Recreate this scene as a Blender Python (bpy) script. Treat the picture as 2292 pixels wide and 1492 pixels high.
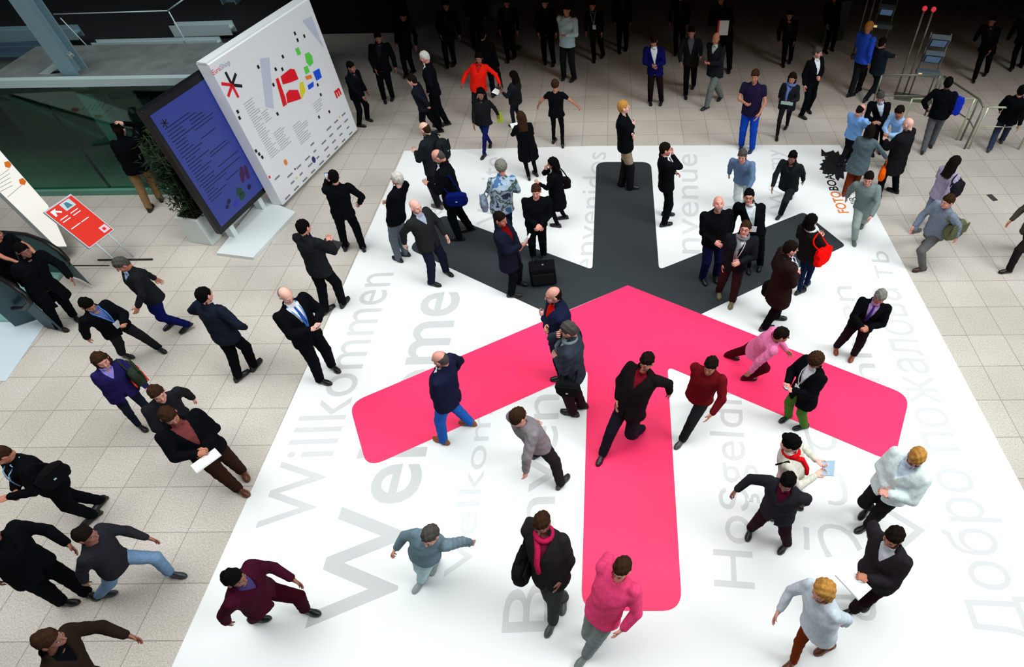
import bpy, bmesh, math, random
import numpy as np
from mathutils import Vector, Matrix
for _o in list(bpy.data.objects): bpy.data.objects.remove(_o)
random.seed(4); RNG = np.random.default_rng(4)
SC = bpy.context.scene; COL = SC.collection
R = math.radians

# ------------------------------------------------------------------ camera
W_, H_ = 2292, 1492
F_, PITCH, ROLL, YAW, SHX, CAMZ = 1324.0, R(48.2), R(-1.3), R(-0.8), 238.0, 7.4
_cp, _sp = math.cos(PITCH), math.sin(PITCH)
FW = np.array([math.sin(YAW)*_cp, math.cos(YAW)*_cp, -_sp])
_r = np.array([math.cos(YAW), -math.sin(YAW), 0.0]); _u = np.cross(_r, FW)
RT = math.cos(ROLL)*_r + math.sin(ROLL)*_u; UP = -math.sin(ROLL)*_r + math.cos(ROLL)*_u
cd = bpy.data.cameras.new('camera'); cam = bpy.data.objects.new('camera', cd); COL.objects.link(cam)
cd.sensor_width = 36; cd.lens = 36*F_/W_; cd.shift_x = -SHX/W_; cd.clip_end = 200
cam.matrix_world = Matrix(((RT[0], UP[0], -FW[0], 0), (RT[1], UP[1], -FW[1], 0), (RT[2], UP[2], -FW[2], CAMZ), (0, 0, 0, 1)))
SC.camera = cam
CAMP = np.array([0, 0, CAMZ])
def at(px, py, z=0.0):
    """world point at height z seen at pixel (px, py) of the 2292x1492 photograph"""
    d = FW + RT*(px-W_/2-SHX)/F_ - UP*(py-H_/2)/F_
    return d*((z-CAMZ)/d[2]) + CAMP
def proj(P):
    d = np.asarray(P, float)-CAMP; z = d@FW
    return np.array([W_/2+SHX+F_*(d@RT)/z, H_/2-F_*(d@UP)/z])
def zfit(xy, px):
    """height above ground point xy whose picture is nearest to px"""
    zs = np.linspace(0, 7, 1401)
    e = [np.sum((proj((xy[0], xy[1], z))-np.array(px))**2) for z in zs]
    return float(zs[int(np.argmin(e))])

# ------------------------------------------------------------------ light and exposure
SC.view_settings.view_transform = 'Standard'; SC.view_settings.look = 'None'
SC.view_settings.gamma = 1.0; SC.view_settings.exposure = 0.0; SC.view_settings.use_curve_mapping = False
wd = bpy.data.worlds.new('hall_air'); SC.world = wd; wd.use_nodes = True
wd.node_tree.nodes['Background'].inputs[0].default_value = (0.62, 0.72, 0.78, 1)
wd.node_tree.nodes['Background'].inputs[1].default_value = 0.022
def area(name, loc, rot, sx, sy, power, col, spread=180):
    l = bpy.data.lights.new(name, 'AREA'); l.shape = 'RECTANGLE'; l.size = sx; l.size_y = sy
    l.energy = power; l.color = col; l.spread = R(spread)
    o = bpy.data.objects.new(name, l); COL.objects.link(o); o.location = loc; o.rotation_euler = rot
    return o
area('skylight', (-2.5, 5.6, 13.0), (0, 0, 0), 24, 11, 1500, (0.97, 1.0, 0.985), 109)
_d = Vector((-7.0, 10.5, 1.0))-Vector((15, 1.0, 13.0))
area('board_side_fill', (15, 1.0, 13.0), _d.to_track_quat('-Z', 'Y').to_euler(), 9, 7, 1150, (0.95, 0.985, 1.0), 120)  # added fill aimed at the board; no glazing is known there
area('vestibule_fill', (-13.5, 12.2, 2.35), (0, 0, 0), 6, 0.3, 5, (0.6, 1.0, 0.8), 180)  # added weak fill to show the enclosure's interior; no fixture seen
area('back_tile_warm_fill', (3.5, 14.6, 2.97), (0, 0, 0), 16, 0.4, 18, (1.0, 0.60, 0.32), 150)  # added warm fill for the tiles beyond the mat; no fixture seen

# ------------------------------------------------------------------ materials
MATS = {}
def mat(name, col, rough=0.8, metal=0.0, var=0.0, scale=8.0, spec=0.3, bump=0.0):
    if name in MATS: return MATS[name]
    m = bpy.data.materials.new(name); m.use_nodes = True; nt = m.node_tree; b = nt.nodes['Principled BSDF']
    b.inputs['Roughness'].default_value = rough; b.inputs['Metallic'].default_value = metal
    b.inputs['Specular IOR Level'].default_value = spec
    c = tuple(col)+(1,)
    b.inputs['Base Color'].default_value = c
    if var > 0:
        tc = nt.nodes.new('ShaderNodeTexCoord'); n = nt.nodes.new('ShaderNodeTexNoise'); n.inputs['Scale'].default_value = scale
        n.inputs['Detail'].default_value = 6
        rp = nt.nodes.new('ShaderNodeValToRGB')
        rp.color_ramp.elements[0].position = .3; rp.color_ramp.elements[1].position = .7
        rp.color_ramp.elements[0].color = tuple(x*(1-var) for x in col)+(1,)
        rp.color_ramp.elements[1].color = tuple(min(1, x*(1+var)) for x in col)+(1,)
        nt.links.new(tc.outputs['Object'], n.inputs['Vector']); nt.links.new(n.outputs['Fac'], rp.inputs['Fac'])
        nt.links.new(rp.outputs['Color'], b.inputs['Base Color'])
        if bump:
            bp = nt.nodes.new('ShaderNodeBump'); bp.inputs['Strength'].default_value = bump; bp.inputs['Distance'].default_value = .01
            nt.links.new(n.outputs['Fac'], bp.inputs['Height']); nt.links.new(bp.outputs['Normal'], b.inputs['Normal'])
    MATS[name] = m; return m
def emit(name, col, s):
    if name in MATS: return MATS[name]
    m = bpy.data.materials.new(name); m.use_nodes = True; b = m.node_tree.nodes['Principled BSDF']
    b.inputs['Base Color'].default_value = tuple(c*.25 for c in col)+(1,); b.inputs['Emission Color'].default_value = tuple(col)+(1,)
    b.inputs['Emission Strength'].default_value = s; b.inputs['Roughness'].default_value = .35
    MATS[name] = m; return m
def cloth(col):
    return mat('cloth_%02d_%02d_%02d' % tuple(int(round(min(.99, c)**.5*99)) for c in col), col, 1.0, 0, .12, 30, .04)
def srgb(r, g, b):
    return tuple(((c/255+.055)/1.055)**2.4 if c > 10 else c/255/12.92 for c in (r, g, b))

# ------------------------------------------------------------------ object helpers
def link(name, me, m=None, parent=None, loc=None):
    o = bpy.data.objects.new(name, me); COL.objects.link(o)
    if m is not None and me is not None:
        for x in (m if isinstance(m, (list, tuple)) else [m]): me.materials.append(x)
    if parent is not None: o.parent = parent
    if loc is not None: o.location = loc
    return o
def tag(o, label=None, cat=None, group=None, kind=None):
    if label: o['label'] = label
    if cat: o['category'] = cat
    if group: o['group'] = group
    if kind: o['kind'] = kind
    return o
def empty(name, loc, rz=0.0):
    o = bpy.data.objects.new(name, None); COL.objects.link(o); o.location = loc; o.rotation_euler = (0, 0, rz)
    o.empty_display_size = .2
    return o
def mesh_np(V, Q, smooth=True, mi=None):
    me = bpy.data.meshes.new('m'); nv, nf = len(V), len(Q)
    me.vertices.add(nv); me.vertices.foreach_set('co', np.asarray(V, np.float32).ravel())
    k = Q.shape[1]
    me.loops.add(nf*k); me.loops.foreach_set('vertex_index', Q.astype(np.int32).ravel())
    me.polygons.add(nf); me.polygons.foreach_set('loop_start', np.arange(0, nf*k, k, dtype=np.int32))
    if smooth: me.polygons.foreach_set('use_smooth', np.ones(nf, bool))
    if mi is not None: me.polygons.foreach_set('material_index', np.asarray(mi, np.int32))
    me.update(calc_edges=True); me.validate(); return me
def bm_mesh(bm, smooth=False):
    me = bpy.data.meshes.new('m'); bmesh.ops.recalc_face_normals(bm, faces=bm.faces); bm.to_mesh(me); bm.free()
    if smooth: me.polygons.foreach_set('use_smooth', np.ones(len(me.polygons), bool))
    return me
def box_bm(bm, c, s, rot=None, bev=0.0):
    r = bmesh.ops.create_cube(bm, size=1.0); vs = r['verts']
    bmesh.ops.scale(bm, vec=s, verts=vs)
    if bev > 0:
        es = list({e for v in vs for e in v.link_edges})
        g = bmesh.ops.bevel(bm, geom=es, offset=bev, segments=2, affect='EDGES', profile=.5)
        vs = list({v for f in g['faces'] for v in f.verts} | {v for v in vs if v.is_valid})
    M = Matrix.Translation(c) @ (rot.to_4x4() if rot is not None else Matrix.Identity(4))
    bmesh.ops.transform(bm, matrix=M, verts=vs)
    return vs
def box(name, c, s, m, parent=None, rz=0.0, bev=0.0, rot=None):
    bm = bmesh.new(); box_bm(bm, (0, 0, 0), s, None, bev)
    o = link(name, bm_mesh(bm), m, parent, c)
    if rot is not None: o.rotation_euler = rot.to_euler()
    else: o.rotation_euler = (0, 0, rz)
    return o
def tube_bm(bm, pts, r, n=8):
    pts = [Vector(p) for p in pts]; rings = []
    rr = r if hasattr(r, '__len__') else [r]*len(pts)
    up = None
    for i, p in enumerate(pts):
        d = (pts[min(i+1, len(pts)-1)]-pts[max(i-1, 0)]).normalized()
        if up is None: up = d.orthogonal().normalized()
        up = (up-d*up.dot(d)).normalized(); s = d.cross(up)
        rings.append([bm.verts.new(p+(up*math.cos(2*math.pi*k/n)+s*math.sin(2*math.pi*k/n))*rr[i]) for k in range(n)])
    for a, b in zip(rings, rings[1:]):
        for k in range(n): bm.faces.new((a[k], a[(k+1) % n], b[(k+1) % n], b[k]))
    bm.faces.new(rings[0][::-1]); bm.faces.new(rings[-1])
def tube(name, pts, r, m, parent=None, n=8):
    bm = bmesh.new(); tube_bm(bm, pts, r, n); return link(name, bm_mesh(bm, n > 5), m, parent)
def poly(name, pts, z, m, parent=None, th=0.0):
    """flat outline on the ground (points in world xy), lying at height z"""
    bm = bmesh.new(); vs = [bm.verts.new((p[0], p[1], z)) for p in pts]; f = bm.faces.new(vs)
    if th:
        g = bmesh.ops.extrude_face_region(bm, geom=[f]); vv = [e for e in g['geom'] if isinstance(e, bmesh.types.BMVert)]
        bmesh.ops.translate(bm, vec=(0, 0, -th), verts=vv)
    bmesh.ops.triangulate(bm, faces=[f for f in bm.faces if len(f.verts) > 4])
    return link(name, bm_mesh(bm), m, parent)
def rounded(pts, rads, seg=6):
    out = []; n = len(pts)
    for i in range(n):
        p = np.array(pts[i][:2], float); a = np.array(pts[i-1][:2], float); b = np.array(pts[(i+1) % n][:2], float)
        r = rads[i] if hasattr(rads, '__len__') else rads
        if r <= 0: out.append(p); continue
        da = (a-p)/np.linalg.norm(a-p); db = (b-p)/np.linalg.norm(b-p)
        for t in np.linspace(0, 1, seg+1):
            out.append((1-t)**2*(p+da*r)+2*t*(1-t)*p+t*t*(p+db*r))
    return out
def text_mesh(body, extr=0.0, bold=0.0):
    cu = bpy.data.curves.new('t', 'FONT'); cu.body = body; cu.size = 1.0; cu.resolution_u = 4; cu.extrude = extr; cu.offset = bold
    o = bpy.data.objects.new('t', cu); COL.objects.link(o)
    bpy.context.view_layer.update()
    me = bpy.data.meshes.new_from_object(o.evaluated_get(bpy.context.evaluated_depsgraph_get()))
    bpy.data.objects.remove(o); bpy.data.curves.remove(cu)
    return me
def text_on(name, body, origin, xdir, ydir, width, height, m, parent=None, bold=0.0, caph=0.73):
    """lettering lying in the plane of xdir, ydir; width = full run, height = capital height"""
    me = text_mesh(body, 0.0, bold)
    if len(me.vertices) == 0: return None
    co = np.zeros(len(me.vertices)*3, np.float32); me.vertices.foreach_get('co', co); co = co.reshape(-1, 3)
    x0, x1 = co[:, 0].min(), co[:, 0].max()
    u = (co[:, 0]-x0)/(x1-x0)*width; v = co[:, 1]/caph*height
    X = np.array(xdir, float); Y = np.array(ydir, float)
    P = np.array(origin, float)+u[:, None]*X+v[:, None]*Y
    me.vertices.foreach_set('co', P.astype(np.float32).ravel()); me.materials.clear(); me.update()
    return link(name, me, m, parent)

# ------------------------------------------------------------------ distance-field surfaces for organic shapes
def snet(Fv, o, h):
    s = Fv < 0
    c = np.zeros(tuple(n-1 for n in Fv.shape), np.int8)
    for a in (0, 1):
        for b in (0, 1):
            for d in (0, 1):
                c += s[a:s.shape[0]-1+a, b:s.shape[1]-1+b, d:s.shape[2]-1+d]
    act = (c > 0) & (c < 8); I = np.argwhere(act)
    ids = -np.ones(act.shape, np.int64); ids[act] = np.arange(len(I))
    pos = np.zeros((len(I), 3)); cnt = np.zeros(len(I)); i, j, k = I.T
    cor = [(a, b, d) for a in (0, 1) for b in (0, 1) for d in (0, 1)]
    vals = {q: Fv[i+q[0], j+q[1], k+q[2]] for q in cor}
    for q in cor:
        for ax in range(3):
            if q[ax] == 0:
                r = list(q); r[ax] = 1; r = tuple(r); f0, f1 = vals[q], vals[r]; mm = (f0 < 0) != (f1 < 0)
                t = np.where(mm, f0/np.where(mm, f0-f1, 1), 0)
                p = np.array(q, float)[None, :]+t[:, None]*(np.array(r)-np.array(q))[None, :]
                pos += p*mm[:, None]; cnt += mm
    V = (I+pos/np.maximum(cnt, 1)[:, None])*h+np.array(o)
    Q = []
    for ax in range(3):
        sl0 = [slice(None)]*3; sl1 = [slice(None)]*3; sl0[ax] = slice(0, -1); sl1[ax] = slice(1, None)
        s0, s1 = s[tuple(sl0)], s[tuple(sl1)]; ch = s0 != s1
        E = np.argwhere(ch); b, d = [(1, 2), (2, 0), (0, 1)][ax]
        ok = (E[:, b] > 0) & (E[:, d] > 0) & (E[:, b] < Fv.shape[b]-1) & (E[:, d] < Fv.shape[d]-1); E = E[ok]
        def g(db, dd):
            X = E.copy(); X[:, b] += db; X[:, d] += dd; return ids[X[:, 0], X[:, 1], X[:, 2]]
        q = np.stack([g(-1, -1), g(0, -1), g(0, 0), g(-1, 0)], 1)
        inside0 = s0[tuple(E.T)]
        q[~inside0] = q[~inside0][:, ::-1]
        Q.append(q)
    return V, np.concatenate(Q)
def grid(lo, hi, h):
    lo = np.array(lo, float); ax = [np.arange(lo[a], hi[a]+h, h) for a in range(3)]
    X, Y, Z = np.meshgrid(*ax, indexing='ij'); return lo, X.astype(np.float32), Y.astype(np.float32), Z.astype(np.float32)
def smin(a, b, k):
    h = np.clip(.5+.5*(b-a)/k, 0, 1); return b*(1-h)+a*h-k*h*(1-h)
def cone(X, Y, Z, a, b, ra, rb):
    a = np.array(a, float); b = np.array(b, float); d = b-a; L = max(d@d, 1e-9)
    t = np.clip(((X-a[0])*d[0]+(Y-a[1])*d[1]+(Z-a[2])*d[2])/L, 0, 1)
    return np.sqrt((X-a[0]-t*d[0])**2+(Y-a[1]-t*d[1])**2+(Z-a[2]-t*d[2])**2)-(ra+(rb-ra)*t)
def ell(X, Y, Z, c, r):
    q = np.sqrt(((X-c[0])/r[0])**2+((Y-c[1])/r[1])**2+((Z-c[2])/r[2])**2); return (q-1)*min(r)

def cat_meshes(parts):
    """[(V, Q, mi)] -> one set of arrays"""
    Vs, Qs, Ms, n = [], [], [], 0
    for V, Q, mi in parts:
        Vs.append(V); Qs.append(Q+n); Ms.append(np.full(len(Q), mi) if np.isscalar(mi) else mi); n += len(V)
    return np.concatenate(Vs), np.concatenate(Qs), np.concatenate(Ms)
def ball(c, r, n=8):
    th = np.linspace(0, math.pi, n+1); ph = np.linspace(0, 2*math.pi, 2*n+1)[:-1]; V = []
    for t in th:
        for p in ph: V.append((c[0]+r[0]*math.sin(t)*math.cos(p), c[1]+r[1]*math.sin(t)*math.sin(p), c[2]+r[2]*math.cos(t)))
    Q = []; m = 2*n
    for a in range(n):
        for b in range(m): Q.append((a*m+b, (a+1)*m+b, (a+1)*m+(b+1) % m, a*m+(b+1) % m))
    return np.array(V), np.array(Q)

# head: origin at the head centre, +y is the face, +z up (metres, adult)
# material slots: 0 skin, 1 lips, 2 eye white, 3 iris, 4 brow
def build_head():
    o, X, Y, Z = grid((-.11, -.13, -.19), (.11, .14, .14), .0065)
    f = ell(X, Y, Z, (0, -.012, .026), (.074, .092, .089))
    f = smin(f, ell(X, Y, Z, (0, .02, -.045), (.058, .064, .066)), .03)
    f = smin(f, ell(X, Y, Z, (0, .058, -.092), (.026, .024, .02)), .02)
    f = smin(f, cone(X, Y, Z, (0, -.026, -.04), (0, -.03, -.085), .049, .047), .02)
    f = smin(f, cone(X, Y, Z, (-.03, .072, .03), (.03, .072, .03), .011, .011), .02)
    f = smin(f, cone(X, Y, Z, (0, .08, .022), (0, .104, -.022), .008, .013), .008)
    for s in (-1, 1):
        f = np.maximum(f, -(np.sqrt((X-s*.03)**2+(Y-.098)**2+(Z-.01)**2)-.017))
        f = smin(f, ell(X, Y, Z, (s*.077, -.008, -.008), (.011, .02, .031)), .008)
        f = smin(f, ell(X, Y, Z, (s*.037, .058, -.03), (.022, .02, .02)), .02)
    f = smin(f, cone(X, Y, Z, (-.018, .079, -.056), (.018, .079, -.056), .008, .008), .006)
    V, Q = snet(f, o, .0065); C = V[Q].mean(1)
    mi = np.where((np.abs(C[:, 0]) < .026) & (C[:, 1] > .074) & (np.abs(C[:, 2]+.056) < .009), 1, 0)
    P = [(V, Q, mi)]
    for s in (-1, 1):
        P.append((*ball((s*.03, .0765, .01), (.0125, .0115, .0075)), 2)); P.append((*ball((s*.03, .0845, .010), (.0062, .0050, .0062)), 3))
        P.append((*ball((s*.031, .080, .032), (.017, .006, .0035)), 4))
    return cat_meshes(P)
def build_hair(kind):
    h = .008
    o, X, Y, Z = grid((-.17, -.20, -.36), (.17, .15, .17), h)
    n = .006*np.sin(X*95+Z*30)*np.sin(Y*80+X*25)
    f = ell(X, Y, Z, (0, -.016, .030), (.083, .102, .102))+n
    pl = -(Z-.86*Y+.014)
    if kind == 'short': f = np.maximum(smin(f, ell(X, Y, Z, (0, -.05, -.025), (.062, .056, .062)), .02), pl)
    elif kind == 'balding':
        f = ell(X, Y, Z, (0, -.018, .018), (.0785, .096, .085))+n*.4; f = smin(f, ell(X, Y, Z, (0, -.05, -.03), (.062, .056, .062)), .02)
        f = np.maximum(np.maximum(f, pl), (Z+.35*Y)-.036); f = np.maximum(f, Y+.30*(Z)-.008)
    elif kind == 'curly':
        f = ell(X, Y, Z, (0, -.018, .035), (.097, .112, .105))+.008*np.sin(X*110)*np.sin(Y*110)*np.sin(Z*110)
        f = np.maximum(f, -(Z-.77*Y+.03))
    elif kind in ('long', 'bob', 'bun', 'pony'):
        L = {'long': -.27, 'bob': -.12, 'bun': -.03, 'pony': -.03}[kind]
        f = ell(X, Y, Z, (0, -.02, .030), (.088, .103, .10))+n
        f = np.maximum(f, -(Z-.9*Y+.012))
        if kind in ('long', 'bob'):
            g = ell(X, Y*1.0, Z*0, (0, -.035, 0), (.098, .078, 1.0))
            g = np.maximum(np.maximum(g, Z-.03), L-Z)+n
            g = np.maximum(g, Y-.035)
            f = smin(f, g, .02)
        if kind == 'bun': f = smin(f, ell(X, Y, Z, (0, -.115, .055), (.045, .042, .042)), .01)
        if kind == 'pony':
            f = smin(f, cone(X, Y, Z, (0, -.11, .04), (0, -.15, -.16), .03, .016), .015)
    V, Q = snet(f, o, h); return V, Q
def build_hand(curl):
    """right hand, wrist at origin, fingers along +y, palm facing -z, thumb towards -x"""
    h = .0048
    o, X, Y, Z = grid((-.075, -.03, -.10), (.06, .21, .04), h)
    f = ell(X, Y, Z, (0, .052, 0), (.040, .05, .016))
    f = smin(f, cone(X, Y, Z, (0, -.02, 0), (0, .02, 0), .024, .024), .015)
    for x, L, s in ((-.030, .072, 0), (-.010, .080, .003), (.011, .075, .002), (.030, .060, -.004)):
        p = np.array([x, .088+s, 0.0]); a = curl*.35; rad = .0090
        for q, (seg, da) in enumerate(((.45, curl*.9), (.30, curl*.8), (.25, curl*.5))):
            e = p+np.array([x*.06*q, math.cos(a)*seg*L, -math.sin(a)*seg*L])
            f = np.minimum(f, cone(X, Y, Z, p, e, rad, rad-.0009)) if q else smin(f, cone(X, Y, Z, p, e, rad, rad-.0009), .003)
            p = e; a += da; rad -= .0009
    p = np.array([-.026, .018, -.006]); e = np.array([-.052, .052, -.018-.008*curl]); e2 = np.array([-.058+.018*curl, .082, -.026-.02*curl])
    f = smin(f, cone(X, Y, Z, p, e, .014, .0115), .008); f = np.minimum(f, cone(X, Y, Z, e, e2, .0112, .009))
    return snet(f, o, h)
def build_shoe():
    """heel at y=-.09, toe at y=.20, sole on z=0; ankle opening above origin"""
    o, X, Y, Z = grid((-.07, -.13, -.02), (.07, .23, .14), .008)
    w = np.interp(Y, [-.10, -.03, .05, .12, .2], [.032, .034, .036, .046, .03]).astype(np.float32)
    top = np.interp(Y, [-.10, -.05, .03, .08, .14, .2], [.085, .095, .088, .062, .05, .032]).astype(np.float32)
    f = (np.sqrt((X/w)**2+((Z-.012)/top)**2)-1)*.035
    f = np.maximum(f, np.maximum(Y-.195, -.095-Y)); f = np.maximum(f, .0-Z)+0
    e = ell(X, Y, Z, (0, .05, .03), (.06, .148, .11)); f = np.maximum(f, e)
    sole = np.maximum(np.maximum(np.abs(Z-.009)-.009, np.abs(X)-w-.003), ell(X, Y, Z, (0, .05, .01), (.062, .152, .3)))
    f = np.minimum(f, sole)
    V, Q = snet(f, o, .008); V[:, 2] -= V[:, 2].min(); return V, Q
HEAD = build_head(); HAIRS = {}
HANDS = {False: build_hand(.35), True: build_hand(1.0)}
SHOE = build_shoe()
def hair_tpl(k):
    if k not in HAIRS: HAIRS[k] = build_hair(k)
    return HAIRS[k]

def rot_to(dy, up):
    y = np.array(dy, float); y /= np.linalg.norm(y); z = np.array(up, float); z = z-y*(z@y)
    if np.linalg.norm(z) < 1e-4: z = np.array([1., 0, 0])-y*y[0]
    z /= np.linalg.norm(z); x = np.cross(y, z); return np.stack([x, y, z], 1)
def ik(a, c, l1, l2, hint):
    a = np.array(a, float); c = np.array(c, float); d = c-a; L = np.linalg.norm(d); mx = (l1+l2)*.995
    if L > mx: c = a+d/L*mx; d = c-a; L = mx
    x = (l1*l1-l2*l2+L*L)/(2*L); hgt = math.sqrt(max(l1*l1-x*x, 1e-6)); u = d/L
    hv = np.array(hint, float); hv = hv-u*(hv@u); hv /= max(np.linalg.norm(hv), 1e-6)
    return a+u*x+hv*hgt, c

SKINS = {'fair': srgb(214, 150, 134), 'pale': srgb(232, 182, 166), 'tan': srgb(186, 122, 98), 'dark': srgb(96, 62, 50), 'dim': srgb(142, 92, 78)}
HAIRC = {'black': (.004, .0035, .0035), 'dark': (.010, .0065, .005), 'brown': (.036, .017, .009), 'grey': srgb(120, 118, 112), 'white': srgb(200, 198, 192), 'blond': srgb(182, 132, 66), 'greydark': srgb(72, 70, 66)}
BLK = (.0035, .004, .0055); NAVY = (.008, .011, .030); WHITE = srgb(225, 232, 240)

def person(label, feet, head, face, arms=('down', 'down'), top=BLK, kind='suit', hem=None, trousers=BLK, shoes=(.008, .008, .009),
           skin='fair', hair=('short', 'dark'), look=None, shirt=WHITE, tie=None, lanyard=None, badge=False, scarf=None, res=.017,
           lift=(0, 0), build=1.0, group=None, height=None, glasses=False, sleeve=True, skirt=None, boots=None, vneck=True, footdir=None, beard=None, cap=None, pattern=None, maxlean=.42, prone=0):
    """feet: two ground pixels (left, right shoe), head: pixel of the head centre, face: degrees clockwise from away-from-camera"""
    L = at(*feet[0]); Rr = at(*feet[1]); mid = (L+Rr)/2
    if height is None:
        best = None
        for zc in np.arange(1.42, 1.78, .01):
            d = np.linalg.norm((at(head[0], head[1], zc)-mid)[:2])+abs(zc-1.62)*.5
            if best is None or d < best[0]: best = (d, zc)
        zc = best[1]
    else: zc = height-.12
    h = zc+.12; k = h/1.75
    hp = at(head[0], head[1], zc); lean = (hp-mid)[:2]
    if np.linalg.norm(lean) > maxlean: lean *= maxlean/np.linalg.norm(lean)
    a = R(face); rz = -a
    root = empty('person', (mid[0], mid[1], 0), rz); tag(root, label, 'person', group)
    cs, sn = math.cos(rz), math.sin(rz)
    def loc2(v): return np.array([cs*v[0]+sn*v[1], -sn*v[0]+cs*v[1]])
    def wpt(p): return np.array([mid[0]+cs*p[0]-sn*p[1], mid[1]+sn*p[0]+cs*p[1], p[2]])
    fl, fr = loc2((L-mid)[:2]), loc2((Rr-mid)[:2])
    if fl[0] > fr[0]+.05: fl, fr = fr, fl; lift = lift[::-1]
    # keep the shoes apart
    if np.linalg.norm(fl-fr) < .17:
        fl = fl+np.array([-.09, 0]); fr = fr+np.array([.09, 0])
    ln = loc2(lean)
    pel = np.array([ln[0]*.38, ln[1]*.38, 0])
    ank = [np.array([f[0], f[1]-.0, .085+lf]) for f, lf in ((fl, lift[0]), (fr, lift[1]))]
    leg = .832*k; pz = .93*k
    for s, an, lf in ((-1, ank[0], lift[0]), (1, ank[1], lift[1])):
        dd = np.linalg.norm(np.array([pel[0]+s*.09*k, pel[1]])-an[:2])
        pz = min(pz, an[2]+math.sqrt(max(leg*leg-dd*dd, .25))+.03*k)
    pel[2] = pz; drop = .93*k-pz
    Hc = np.array([ln[0], ln[1], zc-drop*.6]); N = np.array([ln[0]*.86, ln[1]*.86-.02, Hc[2]-.165*k])
    zP, zN = pel[2], N[2]; SH = zN-.055*k; kz = (zN-zP)/(.525*k)
    def spx(Z): return np.interp(Z, [0, zP, zN, zN+.4], [pel[0], pel[0], N[0], N[0]+(N[0]-pel[0])*.3])
    def spy(Z): return np.interp(Z, [0, zP-.05, (zP+zN)/2, zN, zN+.4], [pel[1], pel[1], (pel[1]+N[1])/2+.012, N[1], N[1]])
    fem = kind in ('dress', 'blouse', 'wcoat') or hair[0] in ('long', 'bob', 'bun', 'pony')
    sw = (.168 if fem else .196)*k*build
    prof_z = np.array([-.95, -.5, -.10, 0, .16, .36, .45, .49, .53, .56])*k
    prof_z = np.where(prof_z > 0, prof_z*kz, prof_z)
    flare = 1.0 if kind not in ('coat', 'wcoat', 'dress') else 1.22
    rx = np.array([.175*flare, .185*flare, .19*flare**.4, .182, .170*(1 if build <= 1 else build), .192, sw/k*1.0, sw/k*.80, .085, .045])*k*(build**.5)
    ry = np.array([.14*flare, .145*flare, .138, .130, .124*build, .136, .105, .075, .06, .04])*k*(build**.5)
    def torso(X, Y, Z, off):
        q = Z-zP; ax = np.interp(q, prof_z, rx).astype(np.float32)+off; ay = np.interp(q, prof_z, ry).astype(np.float32)+off
        x = X-spx(Z).astype(np.float32); y = Y-spy(Z).astype(np.float32)
        return (np.sqrt((x/ax)**2+(y/ay)**2)-1)*np.minimum(ax, ay)*.9, x, y
    # arms
    sh = {s: np.array([N[0]+s*sw, N[1]+.0, SH]) for s in (-1, 1)}
    hands = {}; elb = {}; wr = {}
    for s, pose in ((-1, arms[0]), (1, arms[1])):
        S = sh[s]; out = np.array([s, -.25, -.6])
        T = {'down': S+np.array([s*.045, .04, -.52*k]), 'swingf': S+np.array([s*.03, .26, -.44*k]), 'swingb': S+np.array([s*.07, -.24, -.46*k]),
             'phone': Hc+np.array([s*.105, .015, -.06]), 'front': N+np.array([s*.065, .30, -.30*k]), 'clasp': N+np.array([s*.045, .20, -.46*k]),
             'cross': N+np.array([-s*.12, .19, -.27*k+s*.03]), 'reach': S+np.array([-s*.03, .44, -.20*k]), 'behind': N+np.array([s*.06, -.17, -.50*k]),
             'chin': Hc+np.array([s*.02, .125, -.12]), 'pocket': S+np.array([s*.05, .10, -.44*k]), 'out': S+np.array([s*.30, .12, -.38*k]),
             'belly': N+np.array([s*.02, .22, -.36*k]), 'read': N+np.array([s*.10, .34, -.20*k]), 'strap': N+np.array([s*.12, .13, -.16*k]),
             'hat': Hc+np.array([s*.11, .04, .09])}[pose]
        if pose in ('pocket', 'cross', 'front', 'belly', 'clasp', 'read'): out = np.array([s*1.0, -.35, -.7])
        if pose in ('phone', 'chin', 'hat'): out = np.array([s*.7, .35, -1.0])
        if pose in ('swingb', 'behind'): out = np.array([s*.5, -1, 0])
        if pose == 'down': out = np.array([s*.3, -1, 0])
        E_, Wp = ik(S, T, .29*k, .25*k, out); elb[s] = E_; wr[s] = Wp; hands[s] = Wp
    def armf(X, Y, Z, s, r1, r2, r3, cut=0.0):
        Wc = wr[s]+(elb[s]-wr[s])*cut
        return smin(cone(X, Y, Z, sh[s], elb[s], r1, r2), cone(X, Y, Z, elb[s], Wc, r2, r3), .012)
    hips = {s: np.array([pel[0]+s*.088*k, pel[1], zP-.03*k]) for s in (-1, 1)}
    knees = {}
    for s, an in ((-1, ank[0]), (1, ank[1])):
        kn, an2 = ik(hips[s], an, .415*k, .415*k, (s*.08, 1, 0.1)); knees[s] = kn
    allp = np.array([Hc, N, pel]+list(sh.values())+list(elb.values())+list(wr.values()))
    # ---- body (skin): head, neck, torso, limbs and hands in one mesh
    skm = mat('skin_'+skin, SKINS[skin], .6, 0, .06, 20, .35)
    lpm = mat('lips', srgb(176, 92, 86), .5); ewm = mat('eye_white', (.42, .38, .36), .5); irm = mat('iris', (.02, .013, .01), .2)
    brm = mat('brow_'+hair[1], tuple(c*.8 for c in HAIRC[hair[1]]), .9)
    lk = look if look is not None else (0, -12)     # (turn right, tilt up) degrees relative to the body
    Rh = Matrix.Rotation(-R(lk[0]), 3, 'Z') @ Matrix.Rotation(R(lk[1]), 3, 'X')
    Rh = np.array(Rh); hk = 1.05*k**.4
    hv, hq, hm = HEAD
    parts = [((hv*hk)@Rh.T+Hc, hq, hm)]
    r_ = .028
    lo = np.array([allp[:, 0].min()-.16, allp[:, 1].min()-.16, .03]); hi = np.array([allp[:, 0].max()+.16, allp[:, 1].max()+.16, Hc[2]])
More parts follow.
